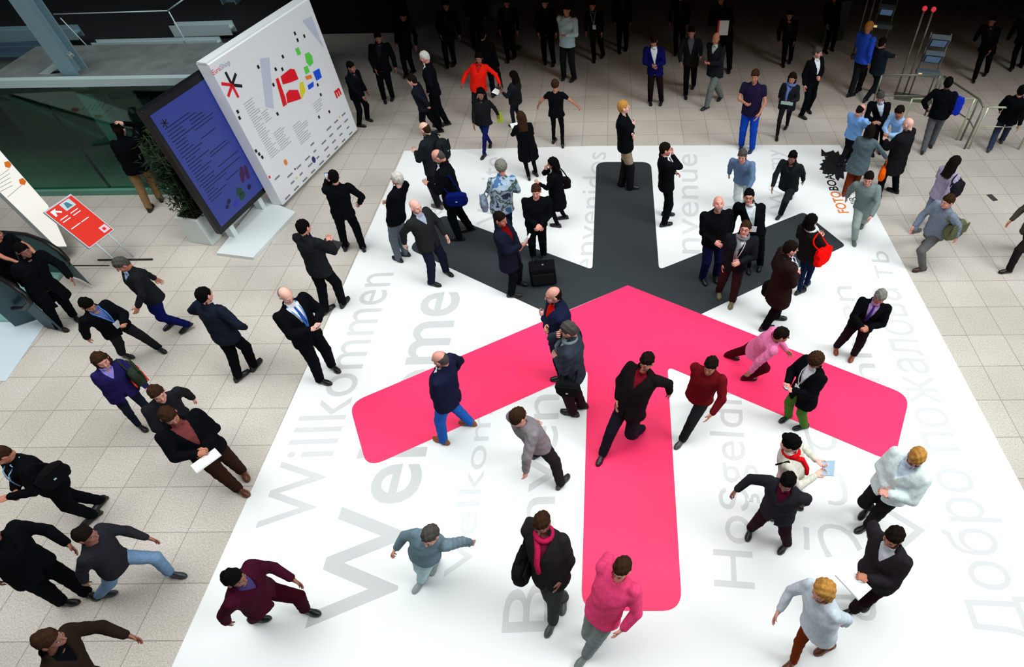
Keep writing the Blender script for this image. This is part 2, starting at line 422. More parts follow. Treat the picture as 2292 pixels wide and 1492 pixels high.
    for f_ in (fl, fr): lo[:2] = np.minimum(lo[:2], f_-.12); hi[:2] = np.maximum(hi[:2], f_+.12)
    o, X, Y, Z = grid(lo, hi, r_)
    f, x, y = torso(X, Y, Z, -.032); f = np.maximum(f, zP-.12*k-Z)
    f = smin(f, cone(X, Y, Z, N+np.array([0, 0, -.06]), N+np.array([0, 0, -.03]), .05, .04), .02)
    for s, an in ((-1, ank[0]), (1, ank[1])):
        f = smin(f, armf(X, Y, Z, s, .044, .036, .027), .02)
        f = smin(f, smin(cone(X, Y, Z, hips[s], knees[s], .060*k, .036), cone(X, Y, Z, knees[s], an, .036, .022), .02), .02)
    V, Q = snet(f, o, r_); parts.append((V, Q, 0))
    hn = Hc+Rh@np.array([0, -.026, -.05]); na = N+np.array([0, .0, -.05])
    o, X, Y, Z = grid(np.minimum(hn, na)-.08, np.maximum(hn, na)+.08, .011)
    f = smin(cone(X, Y, Z, na, hn, .056, .049), cone(X, Y, Z, na, na+np.array([0, 0, -.02]), .07, .07), .03)
    V, Q = snet(f, o, .011); parts.append((V, Q, 0))
    hold = {}
    for s in (-1, 1):
        pose = arms[0] if s < 0 else arms[1]
        d = wr[s]-elb[s]; d /= np.linalg.norm(d)
        if pose in ('front', 'read', 'clasp', 'belly', 'chin'): d = d*.6+np.array([-s*.35, .45, .1]); d /= np.linalg.norm(d)
        if pose == 'phone': d = np.array([0, -.25, 1.0])
        up = {'front': (0, -.3, -1), 'read': (0, -.5, -1), 'clasp': (0, 1, .5), 'belly': (0, 1, .6), 'cross': (0, 1, .1), 'phone': (s, 0, 0), 'chin': (0, 1, -.2), 'reach': (0, 0, 1)}.get(pose, (s, 0, 0))
        B = rot_to(d, up); hV, hQ = HANDS[pose not in ('down', 'swingb', 'swingf', 'clasp', 'reach')]
        M_ = hV.copy(); Qh = hQ
        # right hand has its thumb on the -x side; mirror for the left
        if s < 0: M_ = M_*np.array([-1, 1, 1]); Qh = hQ[:, ::-1]
        parts.append(((M_*k)@B.T+wr[s], Qh, 0)); hold[s] = wr[s]+np.array(d)*.085*k
    Vb, Qb, mb = cat_meshes(parts)
    link('body', mesh_np(Vb, Qb, True, mb), [skm, lpm, ewm, irm, brm], root)
    # ---- hair
    if hair[0] != 'bald':
        V, Q = hair_tpl(hair[0]); hm_ = mat('hair_'+hair[1], HAIRC[hair[1]], .95, 0, .25, 60, .04)
        link('hair', mesh_np((V*hk)@Rh.T+Hc, Q), hm_, root)
    if beard:
        o, X, Y, Z = grid((-.09, -.02, -.14), (.09, .13, .0), .007)
        f = np.maximum(ell(X, Y, Z, (0, .022, -.052), (.064, .070, .072)), Z+.035); f = np.maximum(f, -Y)
        f = np.maximum(f, -(np.sqrt((X/.024)**2+((Z+.05)/.016)**2)-1)*.01)
        V, Q = snet(f, o, .007); link('beard', mesh_np((V*hk)@Rh.T+Hc, Q), mat('hair_'+beard, HAIRC[beard], .8), root)
    if cap is not None:
        o, X, Y, Z = grid((-.11, -.14, -.02), (.11, .17, .16), .008)
        f = np.maximum(ell(X, Y, Z, (0, -.014, .035), (.09, .108, .10)), .022-Z+.15*Y)
        f = np.minimum(f, np.maximum(ell(X, Y, Z, (0, .09, .04), (.07, .075, .02)), .0-Y))
        V, Q = snet(f, o, .008); link('cap', mesh_np((V*hk)@Rh.T+Hc, Q), cloth(cap), root)
    if glasses:
        bm = bmesh.new()
        for s in (-1, 1):
            ring = [Vector((s*.031+.021*math.cos(t), .098, .010+.016*math.sin(t))) for t in np.linspace(0, 2*math.pi, 13)]
            tube_bm(bm, ring, .0028, 5); tube_bm(bm, [(s*.052, .096, .014), (s*.078, .0, .012)], .0025, 5)
        tube_bm(bm, [(-.011, .1, .012), (.011, .1, .012)], .0025, 5)
        bmesh.ops.transform(bm, matrix=(Matrix.Translation(Hc) @ Matrix(Rh).to_4x4() @ Matrix.Scale(hk, 4)), verts=bm.verts)
        link('glasses', bm_mesh(bm, True), mat('glasses_black', (.01, .01, .01), .3), root)
    # ---- upper garment
    hemz = zP-((.14 if kind in ('suit', 'jacket', 'coat') else .10)*k if hem is None else hem*k)
    lo = np.array([allp[:, 0].min()-.22, allp[:, 1].min()-.24, hemz-.02]); hi = np.array([allp[:, 0].max()+.22, allp[:, 1].max()+.24, zN+.10])
    lo[2] = min(lo[2], min(wr[-1][2], wr[1][2])-.06); hi[2] = max(hi[2], max(elb[-1][2], elb[1][2], wr[-1][2], wr[1][2])+.06)
    o, X, Y, Z = grid(lo, hi, res)
    off = {'suit': .020, 'coat': .034, 'wcoat': .03, 'jacket': .032, 'sweater': .022, 'dress': .01, 'shirt': .018, 'blouse': .020, 'puffer': .045}.get(kind, .02)
    f, x, y = torso(X, Y, Z, off)
    folds = .0045*np.sin(Z*34+x*22+label.__len__())*np.sin(y*30+Z*9)
    f = f+folds
    f = np.maximum(f, hemz-Z)
    zb = zN-(.36 if kind in ('suit', 'coat') else .16)*k
    op = kind in ('suit', 'coat', 'jacket', 'puffer', 'wcoat') and vneck
    if op:
        w = .085*k*np.clip((Z-zb)/(zN-zb), 0, 1.15)+ .004
        wedge = np.maximum(np.maximum(np.abs(x)-w, zb-Z), -(y-.03))
        f = np.maximum(f, -wedge)
        vent = np.maximum(np.abs(x)-.004, np.maximum(Z-(zP+.06*k), y+.02)); f = np.maximum(f, -vent)
        fo = np.maximum(np.maximum(np.abs(x)-.03*np.clip((zP+.02*k-Z)/(.15*k), 0, 1.6)-.001, Z-(zP+.05*k)), -(y-.02)); f = np.maximum(f, -fo)
    nr = .064 if op else .058
    neckcut = cone(X, Y, Z, N+np.array([0, .01, -.01]), Hc+np.array([0, 0, .0]), nr, nr+.02)
    f = np.maximum(f, -neckcut)
    if kind in ('coat', 'jacket', 'puffer', 'suit', 'wcoat'):
        col_ = np.maximum(np.abs(np.sqrt((X-N[0])**2+(Y-N[1]-.005)**2)-.074)-.012, np.abs(Z-zN-.015)-.038)
        if op: col_ = np.maximum(col_, (Y-N[1])-.045)
        f = smin(f, col_, .012)
    ar = {'puffer': (.082, .072, .055), 'jacket': (.072, .060, .048), 'coat': (.080, .068, .056), 'wcoat': (.066, .056, .046)}.get(kind, (.074, .061, .048))
    if fem: ar = tuple(q*.88 for q in ar)
    if sleeve:
        for s in (-1, 1):
            g = armf(X, Y, Z, s, *(q*k for q in ar), cut=.10)+.004*np.sin(Z*60+X*40+Y*40)
            f = smin(f, g, .03)
    else:
        for s in (-1, 1):
            E2 = sh[s]+(elb[s]-sh[s])*.45; f = smin(f, cone(X, Y, Z, sh[s], E2, .062*k, .056*k), .03)
    nm_up = {'suit': 'suit_jacket', 'coat': 'coat', 'wcoat': 'coat', 'jacket': 'jacket', 'sweater': 'sweater', 'dress': 'dress', 'shirt': 'shirt', 'blouse': 'blouse', 'puffer': 'padded_jacket'}[kind]
    V, Q = snet(f, o, res)
    um = cloth(top) if pattern is None else pattern
    link(nm_up, mesh_np(V, Q), um, root)
    front = lambda zz, xx, extra=0.0: (spx(zz)+xx, spy(zz)+(np.interp(zz-zP, prof_z, ry)+extra)*math.sqrt(max(0.05, 1-(xx/(np.interp(zz-zP, prof_z, rx)+.02))**2)), zz)
    # ---- shirt, tie, scarf, lanyard, badge
    if op and shirt is not None:
        lo2 = (N[0]-.18, N[1]-.18, zb-.12); hi2 = (N[0]+.18, N[1]+.25, zN+.10)
        lo2 = np.minimum(lo2, (pel[0]-.15, pel[1]-.1, zb-.1)); lo2[2] = zb-.1; hi2 = np.maximum(hi2, (pel[0]+.15, pel[1]+.2, zN+.1))
        hi2[2] = zN+.1
        o, X, Y, Z = grid(lo2, hi2, .014)
        f, x, y = torso(X, Y, Z, .004); f = np.maximum(f, np.maximum(np.abs(x)-.13*k, -(y-.0))); f = np.maximum(f, zb-.08-Z)
        ring = np.maximum(np.abs(np.sqrt((X-N[0])**2+(Y-N[1]-.012)**2)-.064)-.007, np.abs(Z-zN-.022)-.03)
        f = np.maximum(f, -cone(X, Y, Z, N+np.array([0, .01, -.01]), Hc, .055, .06)); f = np.minimum(f, ring)
        V, Q = snet(f, o, .014); link('shirt', mesh_np(V, Q), cloth(shirt), root)
        if tie is not None:
            bm = bmesh.new(); zs = np.linspace(zN-.02, zb+.01, 9); prev = None
            for q, zz in enumerate(zs):
                ww = .012+.022*q/8; p = front(zz, 0, .014)
                c = [bm.verts.new((p[0]-ww, p[1], zz)), bm.verts.new((p[0]+ww, p[1], zz)), bm.verts.new((p[0]+ww, p[1]-.012, zz)), bm.verts.new((p[0]-ww, p[1]-.012, zz))]
                if prev:
                    for t in range(4): bm.faces.new((prev[t], prev[(t+1) % 4], c[(t+1) % 4], c[t]))
                else: bm.faces.new(c[::-1])
                prev = c
            bm.faces.new(prev); link('tie', bm_mesh(bm, True), cloth(tie), root)
    if lanyard is not None:
        zl = zN-.34*k; pts = []
        for s, zz in [(-1, t) for t in np.linspace(zN+.03, zl, 8)]+[(1, t) for t in np.linspace(zl, zN+.03, 8)]:
            xx = s*.075*k*np.clip((zz-zl)/(zN-zl), 0, 1); p = front(zz, xx, off+.012)
            if zz > zN-.03: p = (N[0]+s*.07, N[1]+.05, zz)
            pts.append(p)
        pts.append((N[0]+.06, N[1]-.06, zN+.03)); pts.append((N[0]-.06, N[1]-.06, zN+.03)); pts.append(pts[0])
        tube('lanyard', pts, .0065, cloth(lanyard), root, 6)
        if badge:
            p = front(zl-.05, 0, off+.02); bm = bmesh.new(); box_bm(bm, (p[0], p[1]+.005, p[2]), (.09, .008, .115), None, .003)
            b_ = link('name_badge', bm_mesh(bm), mat('badge_white', srgb(225, 232, 236), .4), root)
    if scarf is not None:
        ang = np.linspace(0, 2*math.pi, 15)
        tube('scarf', [(N[0]+.085*math.cos(t), N[1]+.012+.08*math.sin(t), zN+.015+.012*math.sin(2*t)) for t in ang]+[front(zN-.06, .03, off+.02), front(zN-.2, .04, off+.022), front(zN-.32, .035, off+.022)],
             [.03]*15+[.032, .03, .026], cloth(scarf) if not isinstance(scarf, bpy.types.Material) else scarf, root, 10)
    # ---- trousers / skirt
    lo = np.array([min(hips[-1][0], knees[-1][0], fl[0])-.16, min(pel[1], fl[1], fr[1], knees[-1][1], knees[1][1])-.18, .055+0*min(lift)])
    hi = np.array([max(hips[1][0], knees[1][0], fr[0], fl[0])+.16, max(pel[1], fl[1], fr[1], knees[-1][1], knees[1][1])+.18, zP+.12*k])
    lo[0] = min(lo[0], fr[0]-.12)
    o, X, Y, Z = grid(lo, hi, res*1.05)
    f, x, y = torso(X, Y, Z, .0); f = np.maximum(f, np.maximum(zP-.09*k-Z, Z-(zP+.06*k)))
    if skirt: f = torso(X, Y, Z, .014)[0]; f = np.maximum(f, np.maximum(zP-skirt*k-Z, Z-(zP+.08*k)))
    tl = (.104, .079, .064) if not fem else (.088, .058, .045)
    if not skirt:
        for s, an in ((-1, ank[0]), (1, ank[1])):
            an_ = an+np.array([0, -.02, -.01])
            g = smin(cone(X, Y, Z, hips[s], knees[s], tl[0]*k*build**.4, tl[1]*k), cone(X, Y, Z, knees[s], an_, tl[1]*k, tl[2]*k), .015)
            g = g+.0035*np.sin(Z*48+s)*np.sin(X*40+Y*35)
            f = smin(f, g, .025)
    V, Q = snet(f, o, res*1.05); link('skirt' if skirt else 'trousers', mesh_np(V, Q), cloth(trousers), root)
    # ---- shoes
    sm = cloth(shoes); sm = mat('shoe_%02d_%02d_%02d' % tuple(int(c*99) for c in shoes), shoes, .4, 0, 0, 1, .4)
    for s, fo_, lf in ((-1, fl, lift[0]), (1, fr, lift[1])):
        ang = R(-s*10)+(R(footdir[0 if s < 0 else 1]) if footdir else 0); c_, s_ = math.cos(-ang), math.sin(-ang)
        V = SHOE[0]*k*np.array([1, .96, 1]); tl_ = 0
        if lf > .04:
            tp = R(-38)*min(1, lf/.15); V = V@np.array([[1, 0, 0], [0, math.cos(tp), math.sin(tp)], [0, -math.sin(tp), math.cos(tp)]])
        V = V@np.array([[c_, s_, 0], [-s_, c_, 0], [0, 0, 1]])
        V = V+np.array([fo_[0], fo_[1]-.02, 0]); V[:, 2] += lf if lf < .04 else max(0, lf-.02)
        if V[:, 2].min() < 0.012: V[:, 2] += .012-V[:, 2].min()
        link('shoe', mesh_np(V, SHOE[1]), sm, root)
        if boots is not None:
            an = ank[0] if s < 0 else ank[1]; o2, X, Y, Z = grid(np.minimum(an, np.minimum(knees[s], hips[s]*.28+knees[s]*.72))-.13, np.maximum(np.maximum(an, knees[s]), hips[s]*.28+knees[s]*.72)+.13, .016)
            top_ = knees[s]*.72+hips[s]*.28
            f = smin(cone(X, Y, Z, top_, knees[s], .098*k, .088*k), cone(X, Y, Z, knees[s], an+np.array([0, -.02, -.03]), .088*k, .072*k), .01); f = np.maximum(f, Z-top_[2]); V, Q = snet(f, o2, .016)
            link('boot_or_dark_leg', mesh_np(V, Q), cloth(boots), root)  # real boots on one woman, black lower trouser legs on one man
    return dict(root=root, w=wpt, N=N, H=Hc, sh=sh, hand={s: wpt(hold[s]) for s in hold}, pel=pel, zP=zP, zN=zN, k=k, rz=rz, knees=knees, elb=elb, front=front, off=off, rx=rx, ry=ry)

# ================================================================== SETTING
def floor_material():
    m = bpy.data.materials.new('granite_tiles'); m.use_nodes = True; nt = m.node_tree; b = nt.nodes['Principled BSDF']; L = nt.links.new
    tc = nt.nodes.new('ShaderNodeTexCoord'); mp = nt.nodes.new('ShaderNodeMapping'); L(tc.outputs['Object'], mp.inputs['Vector'])
    mp.inputs['Location'].default_value = (.33, .02, 0)
    br = nt.nodes.new('ShaderNodeTexBrick'); L(mp.outputs['Vector'], br.inputs['Vector'])
    br.offset = 0.0; br.inputs['Scale'].default_value = 1.0; br.inputs['Mortar Size'].default_value = .006; br.inputs['Mortar Smooth'].default_value = .3
    br.inputs['Brick Width'].default_value = .6; br.inputs['Row Height'].default_value = .65; br.inputs['Bias'].default_value = 0
    br.inputs['Color1'].default_value = (.57, .54, .50, 1); br.inputs['Color2'].default_value = (.63, .60, .56, 1); br.inputs['Mortar'].default_value = (.32, .295, .265, 1)
    n = nt.nodes.new('ShaderNodeTexNoise'); n.inputs['Scale'].default_value = 55; n.inputs['Detail'].default_value = 8; n.inputs['Roughness'].default_value = .75
    L(tc.outputs['Object'], n.inputs['Vector'])
    r = nt.nodes.new('ShaderNodeValToRGB'); r.color_ramp.elements[0].position = .36; r.color_ramp.elements[0].color = (.62, .60, .58, 1)
    r.color_ramp.elements[1].position = .62; r.color_ramp.elements[1].color = (1.12, 1.1, 1.08, 1); L(n.outputs['Fac'], r.inputs['Fac'])
    n2 = nt.nodes.new('ShaderNodeTexNoise'); n2.inputs['Scale'].default_value = .7; n2.inputs['Detail'].default_value = 3; L(tc.outputs['Object'], n2.inputs['Vector'])
    r2 = nt.nodes.new('ShaderNodeValToRGB'); r2.color_ramp.elements[0].color = (.92, .90, .88, 1); r2.color_ramp.elements[1].color = (1.08, 1.08, 1.08, 1)
    r2.color_ramp.elements[0].position = .3; r2.color_ramp.elements[1].position = .7; L(n2.outputs['Fac'], r2.inputs['Fac'])
    mx = nt.nodes.new('ShaderNodeMix'); mx.data_type = 'RGBA'; mx.blend_type = 'MULTIPLY'; mx.inputs[0].default_value = 1
    L(br.outputs['Color'], mx.inputs[6]); L(r.outputs['Color'], mx.inputs[7])
    m2 = nt.nodes.new('ShaderNodeMix'); m2.data_type = 'RGBA'; m2.blend_type = 'MULTIPLY'; m2.inputs[0].default_value = 1
    L(mx.outputs[2], m2.inputs[6]); L(r2.outputs['Color'], m2.inputs[7]); L(m2.outputs[2], b.inputs['Base Color'])
    b.inputs['Roughness'].default_value = .62; b.inputs['Specular IOR Level'].default_value = .2
    return m
bm = bmesh.new(); box_bm(bm, (0, 12, -.1), (60, 44, .2))
tag(link('floor', bm_mesh(bm), floor_material()), kind='structure')
M_WALL = mat('dark_wall', (.02, .018, .017), .9)
for nm, c, s in (('wall_back', (0, 30, 4), (60, .3, 8)),):
    bm = bmesh.new(); box_bm(bm, c, s); tag(link(nm, bm_mesh(bm), M_WALL), kind='structure')
bm = bmesh.new(); box_bm(bm, (9.3, 21.7, 3.25), (29.6, 17.0, .5)); box_bm(bm, (-6.6, 21.9, 3.30), (2.2, 16.6, .5)); tag(link('ceiling_shade_slab', bm_mesh(bm), mat('shade_slab_dark', (.03, .027, .025), .9)), kind='structure')  # slab out of view, placed and sized to shade the back floor

# ---- floor graphic: white mat with the star and the greetings
M_MAT = mat('mat_white', (.86, .885, .88), .55, spec=.15)
M_DARK = mat('star_charcoal', (.030, .037, .043), .5, spec=.3)
M_PINK = mat('star_pink', (1.0, .036, .145), .5, spec=.25)
M_LET = mat('print_grey', (.64, .655, .655), .5); M_LETD = mat('print_mid_grey_mat', (.57, .59, .59), .5)
M_LETL = mat('print_pale_grey', (.68, .70, .70), .5)
mat_pts = [at(905, 338), at(1330, 327), at(1700, 325), at(1880, 325)[:2].tolist()+[0], at(2292, 1100), at(2480, 1464), at(2640, 1780), at(255, 1780), at(385, 1492)]
mat_root = poly('floor_mat', [(p[0], p[1]) for p in mat_pts], .007, M_MAT, None, .006)
tag(mat_root, 'large white floor mat printed with a red and charcoal star and grey greetings', 'mat')
def ap(*pts): return [at(*p)[:2] for p in pts]
dark_pts = ap((1335, 363), (1457, 363), (1475, 604), (1799, 475), (1893, 550), (1568, 704), (1405, 639), (1240, 708), (914, 557), (992, 480), (1326, 604))
poly('star_charcoal_half', rounded(dark_pts, [.24, .24, .12, .1, .1, 0, 0, 0, .2, .2, .12]), .0095, M_DARK, mat_root)
pink_pts = ap((1405, 639), (2036, 886), (2000, 1036), (1494, 821), (1527, 1367), (1301, 1367), (1316, 827), (822, 1048), (782, 903))
poly('star_pink_half', rounded(pink_pts, [0, .24, .24, .12, .24, .24, .12, .24, .24]), .010, M_PINK, mat_root)
def word(txt, p0, p1, ptop, m=M_LET, bold=0.0, z=.0080):
    """p0, p1: baseline start and end pixels; ptop: pixel of a capital's top above the start"""
    a, b, c = at(*p0, z), at(*p1, z), at(*ptop, z)
    w = np.linalg.norm(b-a); X = (b-a)/w; Yv = np.array([-X[1], X[0], 0]); hgt = float((c-a)@Yv)
    o = text_on('lettering', txt, a, X, Yv, w, hgt, m, mat_root, bold)
word('Willkommen', (692, 1178), (882, 610), (560, 1190), bold=0)
word('Welcome', (868, 1400), (1030, 652), (665, 1432), M_LETD, bold=.012)
word('Velkommen', (1050, 1290), (1125, 760), (985, 1312), M_LETL)
word('Benvenuti', (1230, 1412), (1258, 745), (1115, 1412), M_LET)
word('Bienvenidos', (1325, 680), (1357, 340), (1262, 680), M_LETL)
word('Bienvenue', (1572, 700), (1560, 345), (1500, 700), M_LETL)
word('Hoşgeldiniz', (1690, 1318), (1652, 790), (1592, 1318), M_LET)
word('Välkommen', (2085, 1240), (1905, 640), (2000, 1215), M_LET)
word('Добро пожалова', (2318, 1440), (2010, 645), (2190, 1440), M_LET)
word('т', (2003, 625), (1994, 596), (1951, 625), M_LET)
word('b', (1992, 588), (1984, 562), (1950, 588), M_LET)
word('ようこそ', (1960, 1390), (1862, 960), (1835, 1390), M_LET)
word('Witamy', (1765, 470), (1748, 335), (1722, 470), M_LETL)
word('Vítejte', (1122, 500), (1128, 350), (1062, 500), M_LETL)
word('Tervetuloa', (985, 505), (1010, 350), (935, 505), M_LETL)
M_OR = mat('print_orange', srgb(232, 128, 60), .5); M_BK = mat('print_black', (.01, .01, .012), .5)
word('FOTO', (1900, 476), (1878, 428), (1876, 476), M_OR, .02)
word('BOARD', (1877, 426), (1856, 368), (1856, 426), M_BK, .02)
word('WIR', (1929, 470), (1914, 440), (1911, 470), M_BK)
# black spiky figure printed beside FOTO BOARD
sp = []
cx, cy = 1867, 368
for i in range(34):
    t = 2*math.pi*i/34; rr = (1.0 if i % 2 else .80)*(1+.12*math.sin(3*t))
    sp.append(at(cx+33*rr*math.cos(t), cy+29*rr*math.sin(t))[:2])
poly('print_figure', sp, .0085, M_BK, mat_root)
poly('print_figure_horn', ap((1838, 350), (1838, 333), (1848, 342), (1866, 337), (1868, 350)), .0088, M_BK, mat_root)
poly('print_figure_leg', ap((1868, 388), (1888, 384), (1889, 402), (1880, 398), (1876, 406), (1870, 400)), .0088, M_BK, mat_root)

# ---- white fair-plan board
def ray_plane(px, py, P0, n):
    d = FW + RT*(px-W_/2-SHX)/F_ - UP*(py-H_/2)/F_
    return CAMP + d*(np.dot(np.array(P0)-CAMP, n)/np.dot(d, n))
A = at(637, 466); B = at(803, 296); BH = 2.98
U = (B-A)/np.linalg.norm(B-A); Nn = np.array([U[1], -U[0], 0.0]); LW = float(np.linalg.norm(B-A)); TH = .26
rzb = math.atan2(U[1], U[0])
bc = (A+B)/2-Nn*TH/2
M_BRD = mat('board_white', (.80, .825, .86), .45); M_EDGE = mat('board_edge', (.72, .76, .77), .5)
brd = empty('information_board', (bc[0], bc[1], .0), rzb)
tag(brd, 'big white information board with a coloured fair plan and a red and black star', 'board')
box('panel', (0, 0, .073+(BH-.053)/2), (LW, TH, BH-.053), M_BRD, brd, 0, .012)
box('top_rail', (0, 0, BH+.03), (LW+.01, TH-.07, .035), M_EDGE, brd)
NF = A+Nn*.004
inv_b = (Matrix.Translation((bc[0], bc[1], 0)) @ Matrix.Rotation(rzb, 4, 'Z')).inverted()
def on_board(name, pix, m, lift=0.003):
    bm = bmesh.new(); vs = []
    for p in pix:
        q = ray_plane(p[0], p[1], A+Nn*lift, Nn); vs.append(bm.verts.new(inv_b @ Vector(q)))
    f = bm.faces.new(vs); bmesh.ops.triangulate(bm, faces=[f]); return link(name, bm_mesh(bm), m, brd)
def board_uv(px, py):
    q = ray_plane(px, py, A, Nn)-A; return float(q@U), float(q[2])
def on_board_rects(name, rects, m, lift=.003):
    """rects in metres on the board face: (u0, v0, u1, v1)"""
    bm = bmesh.new()
    for u0, v0, u1, v1 in rects:
        vs = [bm.verts.new((u-LW/2, -TH/2-lift, v)) for u, v in ((u0, v0), (u1, v0), (u1, v1), (u0, v1))]; bm.faces.new(vs)
    return link(name, bm_mesh(bm), m, brd)
def star_shape(cu, cv, r, hw, arms):
    out = []
    for a in arms:
        d = np.array([math.cos(R(a)), math.sin(R(a))]); n = np.array([-d[1], d[0]])
        out.append([d*0+n*hw, d*0-n*hw, d*r-n*hw, d*r+n*hw])
    return [[(cu+p[0], cv+p[1]) for p in q] for q in out]
def quads_on(name, quads, m, parent, fn, lift):
    bm = bmesh.new()
    for q in quads: bm.faces.new([bm.verts.new(fn(u, v, lift)) for u, v in q])
    return link(name, bm_mesh(bm), m, parent)
fb = lambda u, v, l: (u-LW/2, -TH/2-l, v)
M_RED = mat('print_red', (.80, .008, .02), .5); M_GRN = mat('print_green', srgb(96, 214, 84), .5); M_YEL = mat('print_yellow', srgb(228, 214, 40), .5)
M_BLU = mat('print_blue', srgb(28, 84, 226), .5); M_PG = mat('print_plan_grey', srgb(196, 202, 222), .5); M_TXT = mat('print_text_grey', srgb(150, 156, 172), .6)
M_SKY = mat('print_navy', srgb(36, 48, 120), .5); M_ORG = mat('print_warm_orange', srgb(238, 130, 50), .5)
su, sv = board_uv(519, 190)
quads_on('star_black', star_shape(su, sv, .235, .027, (90, 30, -30)), M_BK, brd, fb, .004)
quads_on('star_red', star_shape(su, sv, .235, .027, (150, 210, 270)), M_RED, brd, fb, .005)
tu, tv = board_uv(480, 172); tv += .03
text_on('lettering', 'Euro', fb(tu, tv-.0, .004), (1, 0, 0), (0, 0, 1), .20, .085, M_RED, brd)
text_on('lettering', 'Shop', fb(tu+.21, tv-.0, .004), (1, 0, 0), (0, 0, 1), .25, .085, M_TXT, brd)
q430 = lambda x, y: (430+x/4.9725, y/4.9725)
for nm, pts, m_, lf in (
    ('plan_grey_area', [(755, 650), (860, 640), (910, 1210), (820, 1190)], M_PG, .0035),  # grey part of the printed plan
    ('plan_corner', [(1225, 230), (1330, 180), (1470, 540), (1400, 450)], M_PG, .0035),
    ('hall_red', [(985, 850), (1090, 765), (1140, 770), (1185, 880), (1100, 915), (1010, 940)], M_RED, .004),
    ('hall_red', [(930, 880), (960, 865), (1040, 1090), (1055, 1160), (1015, 1190)], M_RED, .004),
    ('hall_red', [(1045, 1045), (1080, 1000), (1180, 1000), (1215, 1100), (1060, 1150)], M_RED, .004),
    ('hall_green', [(1145, 545), (1185, 525), (1215, 600), (1175, 618)], M_GRN, .004),
    ('hall_green', [(1255, 600), (1300, 580), (1335, 620), (1350, 700), (1310, 740), (1270, 690)], M_GRN, .004),
    ('hall_green', [(1240, 750), (1285, 730), (1310, 800), (1265, 830)], M_GRN, .004),
    ('hall_yellow', [(1195, 925), (1235, 905), (1262, 1010), (1220, 1105), (1205, 1050)], M_YEL, .004),
    ('hall_orange', [(1255, 850), (1325, 830), (1340, 870), (1275, 890)], M_ORG, .004),
    ('hall_blue', [(1345, 800), (1415, 760), (1445, 860), (1385, 900)], M_BLU, .004),
    ('hall_blue', [(1285, 950), (1350, 905), (1355, 960), (1300, 1000)], M_BLU, .004)):
    on_board(nm, [q430(*p) for p in pts], m_, lf)
au, av = board_uv(*q430(1605, 1090)); text_on('lettering', 'm', fb(au, av, .004), (1, 0, 0), (0, 0, 1), .22, .22, M_RED, brd, .05)
rects = []
rg = random.Random(3)
def lines(u0, v0, u1, n, dv, hh=.010, wob=.5):
    for i in range(n):
        w_ = (u1-u0)*(1-wob*rg.random()); rects.append((u0, v0-i*dv, u0+w_, v0-i*dv+hh))
u_, v_ = board_uv(545, 235); lines(u_, v_, u_+.32, 26, .045)
for px, py, nn, ww in ((612, 300, 9, .45), (655, 285, 10, .5), (700, 235, 5, .4), (585, 255, 5, .3)):
    u_, v_ = board_uv(px, py); lines(u_, v_, u_+ww, nn, .045)
on_board_rects('small_print', rects, M_TXT)
rects = []
for i in range(9):
    for j in range(4):
        if rg.random() < .75: rects.append((.12+i*.33, .12+j*.16, .12+i*.33+.10+.09*rg.random(), .12+j*.16+.035))
[on_board_rects('sponsor_name', [r_], mat('print_mid_grey', srgb(120, 128, 140), .6)) for r_ in rects]
rects = []
for px, py in ((660, 75), (681, 81), (666, 90), (633, 127), (578, 150), (617, 155), (632, 155), (612, 190), (621, 255), (714, 262), (737, 250), (532, 250), (536, 264), (580, 345), (587, 352), (573, 338), (690, 52), (718, 212), (711, 190)):
    u_, v_ = board_uv(px, py); rects.append((u_-.028, v_-.03, u_+.028, v_+.035))
[on_board_rects('symbol', [r_], M_BK) for r_ in rects]
for px, py, m_, s in ((639, 363, M_ORG, .05), (702, 357, M_SKY, .06), (660, 378, M_BK, .02), (603, 396, M_RED, .025), (664, 398, M_YEL, .022), (760, 262, M_YEL, .02)):
    u_, v_ = board_uv(px, py); quads_on('logo_mark', [[(u_+s*math.cos(t), v_+s*1.3*math.sin(t)) for t in np.linspace(0, 2*math.pi, 9)[:-1]]], m_, brd, fb, .004)

# ---- slab the boards stand on
slab = ap((484, 573), (566, 583), (661, 480), (600, 462), (540, 500))
slab = [at(484, 566, .07)[:2], at(566, 576, .07)[:2], at(661, 474, .07)[:2], at(633, 462, .07)[:2], at(585, 440, .07)[:2]]
sl = poly('platform', slab, .07, mat('base_white', (.70, .76, .76), .4), None, .07)
tag(sl, 'low white slab on the floor under the blue screen', 'platform')

# ---- portrait screen
SBL, SBR = at(496, 525, .34), at(603, 423, .34)
zt1, zt2 = zfit(SBL[:2], (304, 254)), zfit(SBR[:2], (457, 160)); ZT = (zt1+zt2)/2
Us = (SBR-SBL); SWd = float(np.linalg.norm(Us[:2])); Us = Us/np.linalg.norm(Us); Ns = np.array([Us[1], -Us[0], 0])
scx = (SBL+SBR)/2; rzs = math.atan2(Us[1], Us[0]); SHT = ZT-.34
scr = empty('display_screen', (scx[0]-Ns[0]*.06, scx[1]-Ns[1]*.06, .07), rzs)
tag(scr, 'tall portrait screen with a black frame glowing blue with lines of text', 'screen')
M_FRM = mat('screen_frame', (.006, .006, .008), .35)
z0 = .34-.07
box('housing', (0, 0, z0+SHT/2), (SWd, .12, SHT), M_FRM, scr, 0, .012)
m_blue = emit('screen_blue', (.024, .042, .26), .60)
box('screen_face', (0, -.062, z0+SHT/2), (SWd-.17, .008, SHT-.24), m_blue, scr)
fs = lambda u, v, l: (u-SWd/2, -.066-l, v+z0)
rects = []
